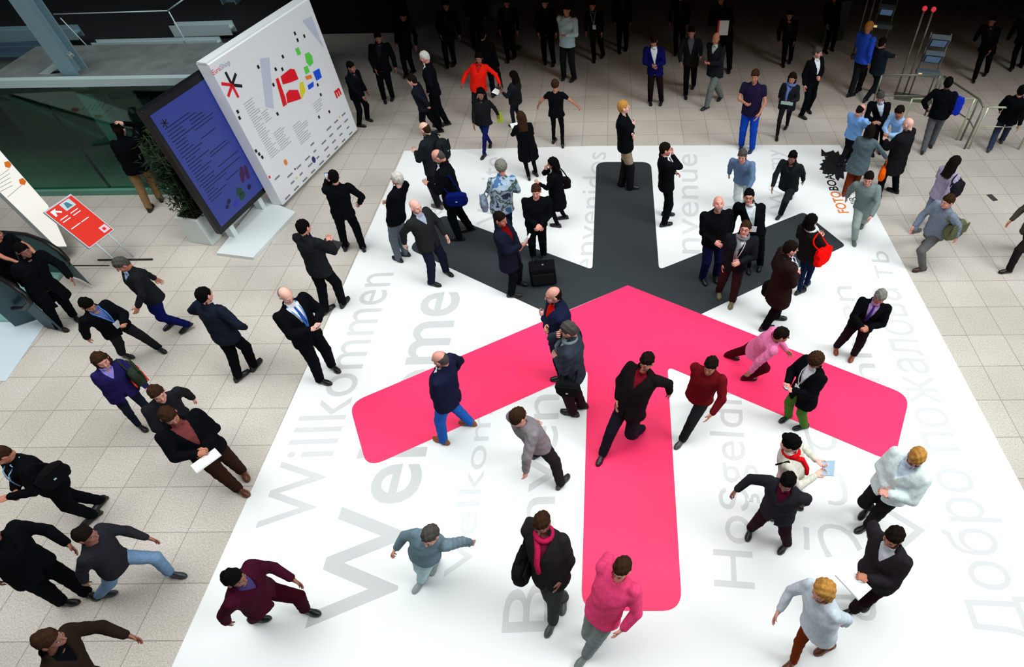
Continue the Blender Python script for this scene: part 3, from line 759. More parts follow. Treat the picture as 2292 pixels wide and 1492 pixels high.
for i in range(26):
    v = SHT-.42-i*.058
    for j in range(rg.choice((1, 1, 2))):
        a_ = .16+.05*rg.random()+j*.5; b_ = a_+rg.uniform(.2, .62)
        rects.append([(a_, v), (min(b_, SWd-.14), v), (min(b_, SWd-.14), v+.013), (a_, v+.013)])
quads_on('screen_text', rects, mat('screen_ink', (.004, .006, .03), .5), scr, fs, .002)
quads_on('screen_star', star_shape(.24, SHT-.33, .075, .010, (30, 90, 150, 210, 270, 330)), M_BK, scr, fs, .003)
def blob(cu, cv, w_, h_, rt=0.4):
    return [(cu+w_*math.cos(t)*math.cos(rt)-h_*math.sin(t)*math.sin(rt), cv+w_*math.cos(t)*math.sin(rt)+h_*math.sin(t)*math.cos(rt)) for t in np.linspace(0, 2*math.pi, 9)[:-1]]
quads_on('screen_map', [blob(SWd*.72, .62, .06, .17, -.5), blob(SWd*.80, .60, .05, .15, -.3)], mat('screen_maroon', (.055, .008, .06), .5), scr, fs, .002)
quads_on('screen_map', [blob(SWd*.55, .40, .09, .08), blob(SWd*.56, .30, .10, .06)], mat('screen_green', (.01, .055, .03), .5), scr, fs, .0025)
quads_on('screen_map', [blob(SWd*.42, .26, .07, .06)], emit('screen_bright_blue', (.01, .03, .5), .4), scr, fs, .003)
quads_on('screen_map', [blob(SWd*.34, .40, .06, .04), blob(SWd*.28, .34, .05, .04), blob(SWd*.72, .34, .06, .05)], mat('screen_dark', (.006, .01, .06), .5), scr, fs, .002)
for s in (-.30, .30):
    box('support_post', (s*SWd, .06, (z0+.06)/2+.0), (.11, .16, z0+.06), mat('post_white', (.66, .74, .73), .4), scr, 0, .008)

# ---- planter with grasses behind the screen
pb = [at(497, 552)[:2], at(545, 552)[:2]]
pe = at(478, 550)[:2]+np.array([-.26, .05]); pc = pe+Us[:2]*.66
pl = empty('planter', (pc[0], pc[1], 0), rzs); tag(pl, 'white box planter with dark green bamboo behind the blue screen', 'planter')
M_PL = mat('planter_white', (.66, .72, .71), .5)
bm = bmesh.new(); box_bm(bm, (0, 0, .30), (1.3, .50, .60), None, .012); link('planter_box', bm_mesh(bm), M_PL, pl)
box('soil', (0, 0, .602), (1.2, .42, .012), mat('soil', (.02, .013, .008), .95), pl)
V, Q = [], []
for i in range(5200):
    st = i//104; rs = random.Random(st)
    bx, by = rs.uniform(-.58, .58), rs.uniform(-.2, .2); hh = rs.uniform(1.05, 1.55)
    z = .62+hh*(rg.random()**.9); lx, ly = rs.uniform(-.12, .12), rs.uniform(-.1, .1); f_ = (z-.6)/hh
    p = np.array([bx+lx*f_+rg.uniform(-.14, .14), by+ly*f_+rg.uniform(-.12, .12), z])
    a_ = rg.uniform(0, 6.28); L_ = rg.uniform(.08, .17); d = np.array([math.cos(a_), math.sin(a_), rg.uniform(-.5, .5)])*L_; w_ = np.array([-math.sin(a_), math.cos(a_), 0])*.013
    n0 = len(V); V += [p, p+d*.5+w_, p+d, p+d*.5-w_]; Q.append((n0, n0+1, n0+2, n0+3))
link('foliage', mesh_np(np.array(V), np.array(Q), False), mat('bamboo_leaf', (.010, .026, .008), .8, 0, .5, 3), pl)
bm = bmesh.new()
for st in range(50):
    rs = random.Random(st); bx, by = rs.uniform(-.58, .58), rs.uniform(-.2, .2); hh = rs.uniform(1.05, 1.55); lx, ly = rs.uniform(-.12, .12), rs.uniform(-.1, .1)
    tube_bm(bm, [(bx, by, .6), (bx+lx*.5, by+ly*.5, .6+hh*.5), (bx+lx, by+ly, .6+hh)], .009, 5)
link('canes', bm_mesh(bm, True), mat('bamboo_cane', (.05, .06, .02), .6), pl)

# ---- glazed vestibule with steel frame on the left
YG = float(at(250, 432)[1]); ZR = 2.45; XR_ = -7.95
M_STEEL = mat('steel_paint', srgb(120, 150, 160), .45, .2); M_STEELL = mat('steel_light', srgb(176, 196, 200), .4, .2); M_STEELG = mat('steel_sill', srgb(98, 150, 134), .5)
def glassmat(name, tint, fac):
    m = bpy.data.materials.new(name); m.use_nodes = True; nt = m.node_tree; nt.nodes.clear()
    o = nt.nodes.new('ShaderNodeOutputMaterial'); mx = nt.nodes.new('ShaderNodeMixShader'); t = nt.nodes.new('ShaderNodeBsdfTransparent'); g = nt.nodes.new('ShaderNodeBsdfGlossy')
    t.inputs['Color'].default_value = tuple(tint)+(1,); g.inputs['Roughness'].default_value = .02; g.inputs['Color'].default_value = (.75, .9, .85, 1)
    fr = nt.nodes.new('ShaderNodeLayerWeight'); fr.inputs['Blend'].default_value = .5
    pw = nt.nodes.new('ShaderNodeMath'); pw.operation = 'POWER'; pw.inputs[1].default_value = 4.0; nt.links.new(fr.outputs['Facing'], pw.inputs[0])
    mu = nt.nodes.new('ShaderNodeMath'); mu.operation = 'MULTIPLY_ADD'; mu.inputs[1].default_value = .6; mu.inputs[2].default_value = fac
    nt.links.new(pw.outputs[0], mu.inputs[0]); nt.links.new(mu.outputs[0], mx.inputs['Fac'])
    nt.links.new(t.outputs[0], mx.inputs[1]); nt.links.new(g.outputs[0], mx.inputs[2]); nt.links.new(mx.outputs[0], o.inputs['Surface']); return m
M_GL = glassmat('green_glass', (.56, .78, .70), .03)
win = empty('window_1', (0, YG, 0)); tag(win, kind='structure')
x0 = -24.0
box('window_sill', ((x0+XR_)/2, 0, .06), (XR_-x0, .16, .12), M_STEELG, win)
box('window_frame', ((x0+XR_)/2, .0, ZR), (XR_-x0, .14, .14), M_STEELL, win)
box('pane', ((x0+XR_)/2, 0, ZR/2+.04), (XR_-x0, .016, ZR-.2), M_GL, win)
for xm in (-20.5, -17.2, -14.0, -11.1):
    box('mullion', (xm, .05, ZR/2), (.025, .05, ZR-.12), M_FRM, win)
box('mullion', (XR_, 0, ZR/2), (.08, .10, ZR), M_STEELG, win)
# vestibule roof (seen from above) and the dim interior behind the glass
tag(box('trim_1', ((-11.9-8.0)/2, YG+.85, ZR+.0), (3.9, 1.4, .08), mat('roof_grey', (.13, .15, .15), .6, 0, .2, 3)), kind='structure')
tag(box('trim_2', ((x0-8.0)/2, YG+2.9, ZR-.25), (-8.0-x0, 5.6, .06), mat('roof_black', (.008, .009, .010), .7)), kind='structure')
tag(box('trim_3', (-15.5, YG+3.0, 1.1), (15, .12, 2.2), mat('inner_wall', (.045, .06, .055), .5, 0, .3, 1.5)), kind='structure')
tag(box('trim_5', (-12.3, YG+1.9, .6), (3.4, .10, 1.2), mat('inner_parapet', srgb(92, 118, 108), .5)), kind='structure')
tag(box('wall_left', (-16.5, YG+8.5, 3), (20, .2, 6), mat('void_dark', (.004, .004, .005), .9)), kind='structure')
def beam(name, p, q, s, m, label, cat='steel beam', grp=None):
    """I-section beam between two points"""
    p, q = Vector(p), Vector(q); d = q-p; L_ = d.length; bm = bmesh.new()
    box_bm(bm, (-s*.46, 0, 0), (s*.10, s, L_)); box_bm(bm, (s*.46, 0, 0), (s*.10, s, L_)); box_bm(bm, (0, 0, 0), (s*.82, s*.12, L_))
    o = link(name, bm_mesh(bm), m, None, (p+q)/2); o.rotation_mode = 'QUATERNION'; o.rotation_quaternion = d.to_track_quat('Z', 'Y')
    tag(o, label, cat, grp); return o
def col_xy(px, py, Y):   # ground x of a vertical through the pixel at depth Y
    d = FW + RT*(px-W_/2-SHX)/F_ - UP*(py-H_/2)/F_; t = (Y-CAMP[1])/d[1]; return CAMP+d*t
c1 = col_xy(186, 186, YG+.30)
beam('steel_column', (c1[0], c1[1], 0.0), (c1[0]+.02, c1[1], 6.4), .30, M_STEEL, 'blue grey steel column rising through the glass enclosure at the far left', 'column')
c2 = col_xy(560, 90, YG+4.6)
beam('steel_column', (c2[0], c2[1], 0.0), (c2[0], c2[1], 6.6), .34, M_STEEL, 'blue grey steel column just behind the white information board', 'column')
c3 = col_xy(600, 20, YG+5.6)
beam('steel_column', (c3[0], c3[1], 0.0), (c3[0], c3[1], 6.6), .16, M_STEEL, 'thin steel column to the right of the thick one behind the board', 'column')
def Pd(px, py, Y): q = col_xy(px, py, Y); return tuple(q)
beam('diagonal_brace', Pd(72, 186, YG+.3), Pd(158, 122, YG+.30), .09, M_STEELL, 'short diagonal steel brace meeting the left column above the glass', 'brace')
beam('diagonal_brace', (-12.9, YG+.7, 2.3), (-11.05, YG+.7, .95), .13, mat('steel_teal', srgb(66, 120, 112), .5), 'pale diagonal steel brace seen through the green glass', 'brace')
for nm, a_, b_, Y_, r__, lb in (('cable', (120, 32), (375, 24), YG+1.6, .012, 'thin steel cable running level above the glass enclosure'), ('cable', (375, 24), (420, -8), YG+1.6, .012, 'thin steel cable rising to the top edge from the level one'),
                           ('cable', (378, 26), (448, 150), YG+1.6, .012, 'thin steel cable slanting down to the board corner'), ('cable', (150, 98), (225, 98), YG+2.6, .016, 'short steel rod level with the roof beam'),
                           ('cable', (135, 40), (240, 150), YG+1.6, .010, 'thin rod running beside the left steel column')):
    o = tube(nm, [Pd(*a_, Y_), Pd(*b_, Y_)], r__, M_STEELL, None, 6); tag(o, lb, 'cable')
beam('roof_beam', Pd(215, 102, YG+1.7), Pd(492, 95, YG+1.7), .17, M_STEELL, 'light steel roof beam behind the top of the glass enclosure')
beam('roof_beam', Pd(-40, 78, YG+2.2), Pd(175, 72, YG+2.2), .22, M_STEEL, 'blue steel beam at the upper left edge of the view')
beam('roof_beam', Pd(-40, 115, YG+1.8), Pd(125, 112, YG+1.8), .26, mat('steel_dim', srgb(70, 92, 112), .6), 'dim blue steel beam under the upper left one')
beam('roof_beam', Pd(390, 66, YG+2.5), Pd(520, 62, YG+2.5), .22, M_STEELL, 'short pale steel beam between the cable and the board')
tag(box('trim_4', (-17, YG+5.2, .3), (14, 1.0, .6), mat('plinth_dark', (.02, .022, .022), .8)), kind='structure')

# ================================================================== PROPS HELPERS
def hand_box(name, P, s, size, m, label, cat, off=(0, 0, 0), tilt=0.0, turn=0.0, bev=.004):
    """small flat thing held in a hand of person P"""
    c = np.array(P['hand'][s]); o3 = np.array(off); cs, sn = math.cos(P['rz']), math.sin(P['rz'])
    c = c+np.array([cs*o3[0]-sn*o3[1], sn*o3[0]+cs*o3[1], o3[2]])
    bm = bmesh.new(); box_bm(bm, (0, 0, 0), size, None, bev)
    o = link(name, bm_mesh(bm), m, None, c); o.rotation_euler = (tilt, 0, P['rz']+turn); tag(o, label, cat); return o
M_PHONE = mat('phone_black', (.01, .01, .012), .25); M_GLOW = emit('phone_glow', (.45, .6, .8), .9); M_PAPER = mat('paper_white', (.82, .85, .86), .7)
def phone(P, s, label, off=(0, .02, .02), tilt=.6):
    o = hand_box('phone', P, s, (.065, .125, .010), M_PHONE, label, 'phone', off, tilt)
    bm = bmesh.new(); box_bm(bm, (0, 0, .0058), (.056, .108, .001)); link('phone_display', bm_mesh(bm), M_GLOW, o); return o
def paper(P, s, label, size=(.21, .29, .006), off=(0, .08, .03), tilt=.5, m=None, turn=0, name='paper', cat='paper'):
    return hand_box(name, P, s, size, m or M_PAPER, label, cat, off, tilt, turn, .001)
def bag(name, c, size, col, rz, label, cat='bag', strap=None, handle=None, flap=True, tiltx=0.0, soft=.5, group=None):
    """c: centre (world). strap: list of world points the strap runs over; handle: height of a carrying handle"""
    root = empty(name, tuple(c), rz); tag(root, label, cat, group); m = cloth(col)
    sx, sy, sz = size; h = max(.012, min(size)/9)
    o, X, Y, Z = grid((-sx/2-.03, -sy/2-.03, -sz/2-.03), (sx/2+.03, sy/2+.03, sz/2+.03), h)
    pw = 5-3*soft; q = (np.abs(X/(sx/2))**pw+np.abs(Y/(sy/2*(1-.25*(Z/sz))))**3+np.abs(Z/(sz/2))**pw)**(1/3.0)
    V, Q = snet((q-1)*min(size)*.4+.003*np.sin(X*60)*np.sin(Z*50), o, h); b = link('bag_body', mesh_np(V, Q), m, root)
    if flap:
        box('flap', (0, sy/2*.98, sz*.18), (sx*.86, .018, sz*.5), m, root, 0, .006)
        box('buckle', (0, sy/2+.012, -.02*sz), (.03, .008, .02), M_STEELL, root, 0, .002)
    if handle:
        tube('handle', [(-sx*.16, 0, sz/2-.02), (-sx*.14, 0, sz/2+handle*.8), (0, 0, sz/2+handle), (sx*.14, 0, sz/2+handle*.8), (sx*.16, 0, sz/2-.02)], .010, m, root, 6)
    if strap:
        inv = (Matrix.Translation(Vector(c)) @ Matrix.Rotation(rz, 4, 'Z')).inverted()
        q_ = [np.array(p) for p in strap]
        for _ in range(2): q_ = [q_[0]]+[z for a_, b_ in zip(q_, q_[1:]) for z in (a_*.75+b_*.25, a_*.25+b_*.75)]+[q_[-1]]
        tube('strap', [inv @ Vector(p) for p in q_], .013, m, root, 6)
    return root
def shoulder_bag(P, side, size, col, label, back=False, z=-.02, name='shoulder_bag', out=None, soft=.5, fwd=0.0, cross=False):
    """bag on the hip of side (-1 left, 1 right), strap over a shoulder"""
    k = P['k']; zc = P['zP']+z; dx = side*(.245*k+size[1]/2-.03) if not back else side*.06
    dy = fwd if not back else -(.17+size[1]/2)
    c = P['w'](np.array([P['pel'][0]+dx, P['pel'][1]+dy, zc])); S = P['sh'][-side if cross else side]
    pts = [P['w'](np.array([P['pel'][0]+dx, P['pel'][1]+dy+.1, zc+size[2]/2-.04])), P['w'](S+np.array([0, .13, -.06])), P['w'](S+np.array([0, .0, .085])), P['w'](S+np.array([0, -.13, -.06])), P['w'](np.array([P['pel'][0]+dx, P['pel'][1]+dy-.1, zc+size[2]/2-.04]))]
    return bag(name, c, size, col, P['rz']+(math.pi/2 if not back else 0), label, strap=pts, soft=soft)
def carried(P, s, size, col, label, name='briefcase', cat='bag', handle=.07, soft=.1, turn=math.pi/2, flap=False):
    c = np.array(P['hand'][s]); c = c-np.array([0, 0, size[2]/2+handle-.015]); c[2] = max(c[2], size[2]/2+.02)
    return bag(name, c, size, col, P['rz']+turn, label, cat, None, handle, flap, 0, soft)

# ================================================================== PEOPLE
GREY = srgb(72, 76, 80); CHAR = (.012, .013, .016); JEANS = srgb(38, 92, 176); DJEANS = srgb(16, 24, 62); KHAKI = srgb(150, 126, 96)
# ---- around the information board
p = person('person standing behind the planter with hand to the forehead, black jacket and khaki trousers', ((338, 470), (362, 448)), (268, 290), 335, ('down', 'hat'), kind='jacket', trousers=srgb(140, 112, 76), shoes=(.03, .016, .01), hair=('short', 'dark'), skin='pale', look=(20, 10))
p = person('man in a black suit phoning with his left hand, back to the camera', ((775, 556), (815, 558)), (748, 396), 345, ('phone', 'pocket'), hair=('short', 'black'), skin='fair')
phone(p, -1, 'phone held to the ear of the man in black facing the board', (0, 0, .02), 1.5)
p = person('man in black with a blue collar, seen from behind, flat case under his arm', ((733, 698), (772, 682)), (680, 508), 20, ('belly', 'front'), top=CHAR, hair=('short', 'black'), shirt=srgb(40, 70, 140))
paper(p, 1, 'black folder with papers under the arm of the man beside the mat edge', (.34, .25, .03), (.1, -.12, -.05), .3, mat('folder_black', (.012, .012, .014), .4), name='folder', cat='folder')
p = person('bald man in a black suit with a blue lanyard looking down at his phone', ((722, 856), (748, 824)), (640, 660), 118, ('front', 'front'), hair=('balding', 'grey'), skin='pale', tie=srgb(40, 80, 160), lanyard=srgb(70, 140, 210), look=(8, -32), build=1.08)
phone(p, 1, 'phone in the hands of the bald man with a blue lanyard')
p = person('man in a navy suit and white collar seen from behind on the left tiles', ((540, 846), (574, 822)), (458, 660), 18, ('out', 'pocket'), top=(.010, .014, .026), hair=('short', 'black'), build=1.08, skin='fair')
p = person('man in dark jacket, light blue shirt and blue jeans striding with bowed head', ((385, 728), (425, 738)), (272, 592), 215, ('swingf', 'swingb'), kind='jacket', top=CHAR, shirt=srgb(170, 196, 235), trousers=srgb(14, 20, 74), hair=('short', 'greydark'), skin='tan', look=(0, -25), lift=(0, .06), maxlean=.62)
p = person('man in black coat with blue lanyard and white badge', ((362, 784), (285, 800)), (196, 682), 110, ('front', 'swingb'), kind='coat', top=BLK, trousers=CHAR, hair=('short', 'black'), shirt=srgb(90, 110, 170), lanyard=srgb(90, 150, 235), badge=True, skin='tan', look=(0, -30), maxlean=.7, lift=(0, .05))
p['root']['label'] = 'man in a black coat with a blue lanyard and white badge taking a long stride'
# ---- left side walkers
p = person('blurred person in a long black coat leaving the escalator', ((140, 738), (172, 712)), (52, 560), 120, ('swingf', 'swingb'), kind='coat', hem=.40, hair=('short', 'black'), skin='dim', shirt=BLK, maxlean=.5)
p = person('blurred person in black with a bare forearm on the escalator handrail', ((60, 690), (90, 672)), (-12, 520), 110, ('swingf', 'reach'), kind='sweater', sleeve=False, hair=('short', 'dark'), skin='tan', maxlean=.5)
p = person('blurred woman in a navy and violet jacket walking with a striped shoulder bag', ((352, 935), (318, 958)), (226, 806), 130, ('swingf', 'swingb'), kind='jacket', top=srgb(34, 30, 84), trousers=(.012, .016, .030), hair=('bob', 'brown'), skin='fair', shirt=srgb(150, 140, 220), maxlean=.6, fd=None) if False else \
    person('blurred woman in a navy and violet jacket walking with a striped shoulder bag', ((352, 935), (318, 958)), (226, 806), 130, ('swingf', 'swingb'), kind='jacket', top=srgb(34, 30, 84), trousers=(.012, .016, .030), hair=('bob', 'brown'), skin='fair', shirt=srgb(150, 140, 220), maxlean=.6)
b_ = shoulder_bag(p, -1, (.42, .14, .30), srgb(40, 52, 40), 'green bag with an orange and red stripe on the hip of the blurred woman', z=.18, soft=.3, fwd=.08)
box('stripe', (0, -.075, -.07), (.38, .02, .045), cloth(srgb(214, 60, 30)), b_, 0, .004); box('stripe', (0, .075, -.07), (.38, .02, .045), cloth(srgb(214, 60, 30)), b_, 0, .004)
p = person('blurred man in a black suit and brown shoes carrying a white folder', ((540, 1100), (548, 1060)), (378, 930), 128, ('belly', 'front'), kind='suit', top=BLK, trousers=srgb(44, 26, 18), shoes=(.10, .025, .010), hair=('short', 'brown'), skin='tan', shirt=srgb(120, 60, 60), maxlean=.75, look=(0, -30))
p_folderman = p
paper(p, 1, 'white folder held by the blurred man with brown shoes', (.30, .22, .02), (.05, .12, .0), .3, name='folder', cat='folder')
p = person('blurred person with bowed head between the violet jacket and the white folder', ((455, 985), (420, 1000)), (352, 880), 130, ('swingb', 'swingf'), kind='sweater', top=(.012, .012, .016), trousers=(.014, .012, .012), hair=('short', 'brown'), skin='fair', maxlean=.6, height=1.62)
p = person('man with light blue lanyard and black shoulder bag at the left edge', ((213, 1160), (228, 1128)), (-2, 1020), 205, ('front', 'belly'), hair=('short', 'brown'), skin='tan', lanyard=srgb(150, 200, 235), look=(0, -28), maxlean=.95, build=1.05, shirt=CHAR)
shoulder_bag(p, -1, (.36, .13, .28), (.006, .006, .007), 'black leather shoulder bag at the back of the man at the left edge', z=.24, fwd=-.05)
p = person('person in a black jacket at the left edge', ((205, 1330), (150, 1350)), (-30, 1195), 100, ('swingf', 'swingb'), kind='jacket', top=BLK, hair=('short', 'black'), shirt=BLK, maxlean=.9, skin='dim')
p['root']['label'] = 'person in plain black at the left edge, below the man with the lanyard'
p = person('blurred person in a dark top and light blue jeans with one foot kicked out', ((236, 1334), (396, 1288)), (180, 1190), 85, ('swingf', 'swingb'), kind='sweater', top=(.018, .018, .024), trousers=srgb(110, 140, 172), shoes=(.03, .035, .045), hair=('short', 'dark'), skin='dim', maxlean=.6, lift=(0, .06))
p = person('blurred person in brown and black close to the bottom left corner', ((250, 1640), (300, 1600)), (110, 1430), 80, ('swingf', 'swingb'), kind='jacket', top=srgb(38, 28, 22), trousers=BLK, hair=('short', 'brown'), skin='dim', shirt=BLK, maxlean=.7)
p = person('blurred person in a maroon jacket and dark red trousers striding onto the mat', ((578, 1388), (694, 1368)), (520, 1290), 95, ('swingf', 'swingb'), kind='jacket', top=srgb(60, 16, 34), trousers=srgb(48, 8, 18), hair=('short', 'black'), skin='dim', shirt=srgb(70, 60, 110), maxlean=.8, height=1.66, lift=(0, .04))
# ---- centre left on the mat
p = person('white haired man with folded arms in black sweater and grey trousers', ((893, 584), (908, 572)), (888, 400), 292, ('cross', 'cross'), kind='sweater', trousers=srgb(92, 104, 112), hair=('short', 'white'), skin='pale', look=(-15, 5))
p = person('blurred man in a dark green grey jacket walking in front of the white haired man', ((970, 638), (1002, 612)), (930, 462), 118, ('swingf', 'swingb'), kind='jacket', top=srgb(34, 38, 38), trousers=(.010, .013, .030), hair=('bald', 'grey'), skin='pale', shirt=srgb(170, 180, 200), look=(0, -10))
p = person('tall grey haired man in a black overcoat reading his phone, blue bag on his back', ((1028, 538), (1052, 516)), (980, 350), 262, ('front', 'belly'), kind='coat', hem=.22, hair=('balding', 'greydark'), skin='fair', look=(0, -32), build=1.05)
shoulder_bag(p, -1, (.40, .14, .28), srgb(10, 22, 92), 'dark blue shoulder bag behind the man in a black overcoat', z=.06, fwd=-.12)
phone(p, 1, 'phone read by the tall man with the blue bag')
p = person('bald man wearing a black backpack, half behind the tall man with the blue bag', ((982, 466), (1006, 458)), (950, 288), 285, ('front', 'down'), kind='jacket', top=(.012, .015, .020), trousers=CHAR, shoes=srgb(90, 84, 76), hair=('balding', 'brown'), skin='pale')
c = p['w'](p['N']+np.array([0, -.26, -.22])); bag('backpack', c, (.30, .20, .42), (.012, .015, .018), p['rz']+math.pi, 'black backpack on the bald man behind the man with the blue bag', 'backpack', strap=[p['w'](p['sh'][1]+np.array([-.02, -.16, .02])), p['w'](p['sh'][1]+np.array([-.03, 0, .085])), p['w'](p['sh'][1]+np.array([-.03, .13, -.10]))])
p = person('grey haired woman in a blue and green patterned blouse holding a grey handbag', ((1120, 560), (1145, 556)), (1122, 374), 350, ('front', 'belly'), kind='blouse', top=(.3, .4, .5), trousers=srgb(22, 42, 66), hair=('curly', 'grey'), skin='fair',
           pattern=None)
def patt():
    m = bpy.data.materials.new('patterned_blouse'); m.use_nodes = True; nt = m.node_tree; b = nt.nodes['Principled BSDF']
    tc = nt.nodes.new('ShaderNodeTexCoord'); n = nt.nodes.new('ShaderNodeTexNoise'); n.inputs['Scale'].default_value = 4.5; n.inputs['Detail'].default_value = 2
    r = nt.nodes.new('ShaderNodeValToRGB'); r.color_ramp.interpolation = 'CONSTANT'; el = r.color_ramp.elements
    cs_ = [(.0, srgb(70, 120, 170)), (.40, srgb(168, 192, 214)), (.50, srgb(70, 96, 84)), (.56, srgb(150, 170, 196)), (.64, srgb(34, 48, 74))]
    el[0].position = 0; el[0].color = cs_[0][1]+(1,); el[1].position = cs_[1][0]; el[1].color = cs_[1][1]+(1,)
    for p_, c_ in cs_[2:]:
        e = el.new(p_); e.color = c_+(1,)
    nt.links.new(tc.outputs['Object'], n.inputs['Vector']); nt.links.new(n.outputs['Fac'], r.inputs['Fac']); nt.links.new(r.outputs['Color'], b.inputs['Base Color']); b.inputs['Roughness'].default_value = .85
    return m
for ch in p['root'].children:
    if ch.name.startswith('blouse'): ch.data.materials[0] = patt()
shoulder_bag(p, -1, (.30, .12, .26), srgb(120, 132, 150), 'grey and black handbag at the side of the woman in the patterned blouse', z=.10, name='handbag')
p = person('black haired woman in a long black coat raising one hand, seen from the side', ((1246, 508), (1262, 490)), (1237, 366), 275, ('front', 'chin'), kind='wcoat', hem=.42, hair=('bob', 'black'), skin='fair')
shoulder_bag(p, 1, (.30, .12, .26), (.01, .009, .008), 'black shoulder bag of the black haired woman in the long coat', z=.0, fwd=-.1)
p = person('man all in black with hands folded at his waist, facing the camera', ((1194, 578), (1218, 576)), (1200, 428), 176, ('clasp', 'clasp'), kind='sweater', hair=('short', 'brown'), skin='fair', look=(6, -8), build=1.08)
p = person('man in a dark navy coat with a dark red collar holding rolled papers, in profile', ((1148, 664), (1164, 636)), (1120, 490), 100, ('belly', 'front'), kind='coat', hem=.30, top=(.008, .010, .022), shirt=srgb(110, 10, 16), hair=('short', 'dark'), skin='tan', look=(15, -8))
paper(p, 1, 'white rolled paper held by the man in the navy coat', (.10, .30, .03), (0, .02, .05), 1.0)
tc_ = at(1218, 632)
cr = empty('trolley_case', (tc_[0], tc_[1], .0), R(8)); tag(cr, 'small black trolley case standing upright on the charcoal part of the star', 'suitcase')
box('case_body', (0, 0, .24), (.46, .26, .40), cloth((.006, .006, .008)), cr, 0, .03); box('front_pocket', (0, -.135, .20), (.38, .03, .24), cloth((.010, .010, .012)), cr, 0, .01)
tube('pull_handle', [(-.10, .06, .43), (-.10, .06, .50), (.10, .06, .50), (.10, .06, .43)], .009, M_PHONE, cr, 6); box('zip_tag', (.02, -.02, .446), (.03, .02, .006), M_STEELL, cr)
for s in (-1, 1): box('wheel', (s*.18, .09, .03), (.03, .06, .06), M_PHONE, cr, 0, .01)
# ---- upper middle
p = person('woman in a long black coat with shoulder length brown hair, seen from behind', ((1184, 400), (1200, 392)), (1166, 262), 338, ('front', 'belly'), kind='wcoat', hem=.40, hair=('long', 'brown'), skin='fair')
paper(p, -1, 'white paper held out by the woman in the long black coat', (.21, .15, .006), (-.04, .1, .02), .2)
p = person('dark haired woman in a dark jacket holding a white leaflet, beyond the brown haired woman', ((1150, 285), (1170, 280)), (1157, 186), 285, ('front', 'belly'), kind='jacket', top=CHAR, hair=('bob', 'black'), skin='dim', trousers=srgb(30, 34, 40))
paper(p, -1, 'white leaflet held by the dark haired woman', (.21, .15, .006), (-.02, .12, .0), .3)
p = person('blurred woman in black with bare arms walking away', ((1240, 318), (1260, 328)), (1243, 190), 5, ('out', 'out'), kind='dress', sleeve=False, hem=.12, hair=('bun', 'brown'), skin='tan')
p = person('blurred woman in black with navy trousers stepping onto the mat', ((1084, 352), (1098, 326)), (1076, 208), 190, ('swingb', 'swingf'), kind='wcoat', top=(.010, .011, .013), trousers=srgb(20, 28, 84), hair=('long', 'black'), skin='dim', shirt=CHAR)
hand_box('yellow_leaflet', p, -1, (.14, .02, .24), mat('leaflet_yellow', srgb(170, 196, 40), .6), 'yellow green leaflet held by the blurred woman in navy trousers', 'leaflet', (0, 0, -.02))
p = person('blurred person in a bright red coat in the dark upper hall', ((1092, 262), (1062, 270)), (1072, 130), 185, ('out', 'out'), kind='jacket', top=srgb(236, 34, 22), trousers=CHAR, hair=('long', 'black'), skin='dim', shirt=srgb(190, 30, 22))
p = person('person in black walking away behind the red coat', ((1106, 216), (1122, 200)), (1080, 78), 10, ('down', 'down'), kind='coat', hair=('short', 'black'), skin='dim', shirt=CHAR)
p = person('white haired man in a black suit and white shirt standing beyond the mat corner', ((984, 284), (1000, 280)), (950, 128), 262, ('pocket', 'down'), hair=('short', 'white'), skin='fair')
p = person('dark haired man in a navy suit facing left, by the white haired suited man', ((960, 306), (985, 296)), (922, 180), 268, ('behind', 'down'), top=(.008, .010, .016), hair=('short', 'dark'), skin='fair', build=1.05, shirt=srgb(190, 210, 225))
p = person('blurred person in a pale shirt in the upper hall', ((1262, 176), (1285, 180)), (1268, 22), 200, ('front', 'swingb'), kind='shirt', top=srgb(176, 208, 216), trousers=srgb(26, 30, 32), hair=('short', 'dark'), skin='tan')
p['root']['label'] = 'blurred person in a pale shirt and dark trousers in the shadowy upper hall'
p = person('person in black beside the pale shirt, face just showing at the top edge', ((1240, 146), (1220, 142)), (1219, 6), 180, ('down', 'swingf'), kind='jacket', shirt=CHAR, hair=('short', 'dark'), skin='tan')
p = person('person in black with a white badge on the chest near the top edge', ((1330, 138), (1350, 128)), (1326, 12), 190, ('down', 'down'), hair=('short', 'dark'), skin='tan', lanyard=srgb(150, 190, 190), badge=True, shirt=CHAR)
p = person('man in a royal blue blazer, white shirt and black trousers looking down at his phone', ((1455, 232), (1480, 232)), (1463, 92), 184, ('front', 'belly'), top=srgb(14, 18, 78), trousers=(.010, .006, .006), hair=('short', 'dark'), skin='tan', look=(0, -38))
phone(p, 1, 'phone held by the man in the royal blue blazer')
p = person('slim man in a dark suit', ((1534, 218), (1552, 196)), (1548, 70), 190, ('swingb', 'swingf'), top=CHAR, hair=('short', 'black'), skin='tan', shirt=srgb(90, 104, 116))
p['root']['label'] = 'slim man in a dark suit walking beside a man in light grey trousers'
p = person('blurred man in a black jacket, white shirt and light grey trousers', ((1580, 244), (1612, 222)), (1603, 82), 222, ('front', 'swingb'), kind='jacket', top=CHAR, trousers=srgb(104, 112, 110), hair=('balding', 'brown'), skin='tan', shirt=srgb(190, 205, 205))
p = person('person in black at the top edge holding up a white poster', ((1612, 168), (1632, 160)), (1612, -4), 182, ('front', 'front'), kind='jacket', hair=('short', 'black'), skin='dim', shirt=CHAR)
o = hand_box('poster', p, 1, (.24, .02, .36), M_PAPER, 'white poster with a red edge held up in the dark upper hall', 'poster', (-.05, .10, -.02), 0, 0)
box('red_edge', (.14, 0, 0), (.045, .018, .36), M_RED, o)
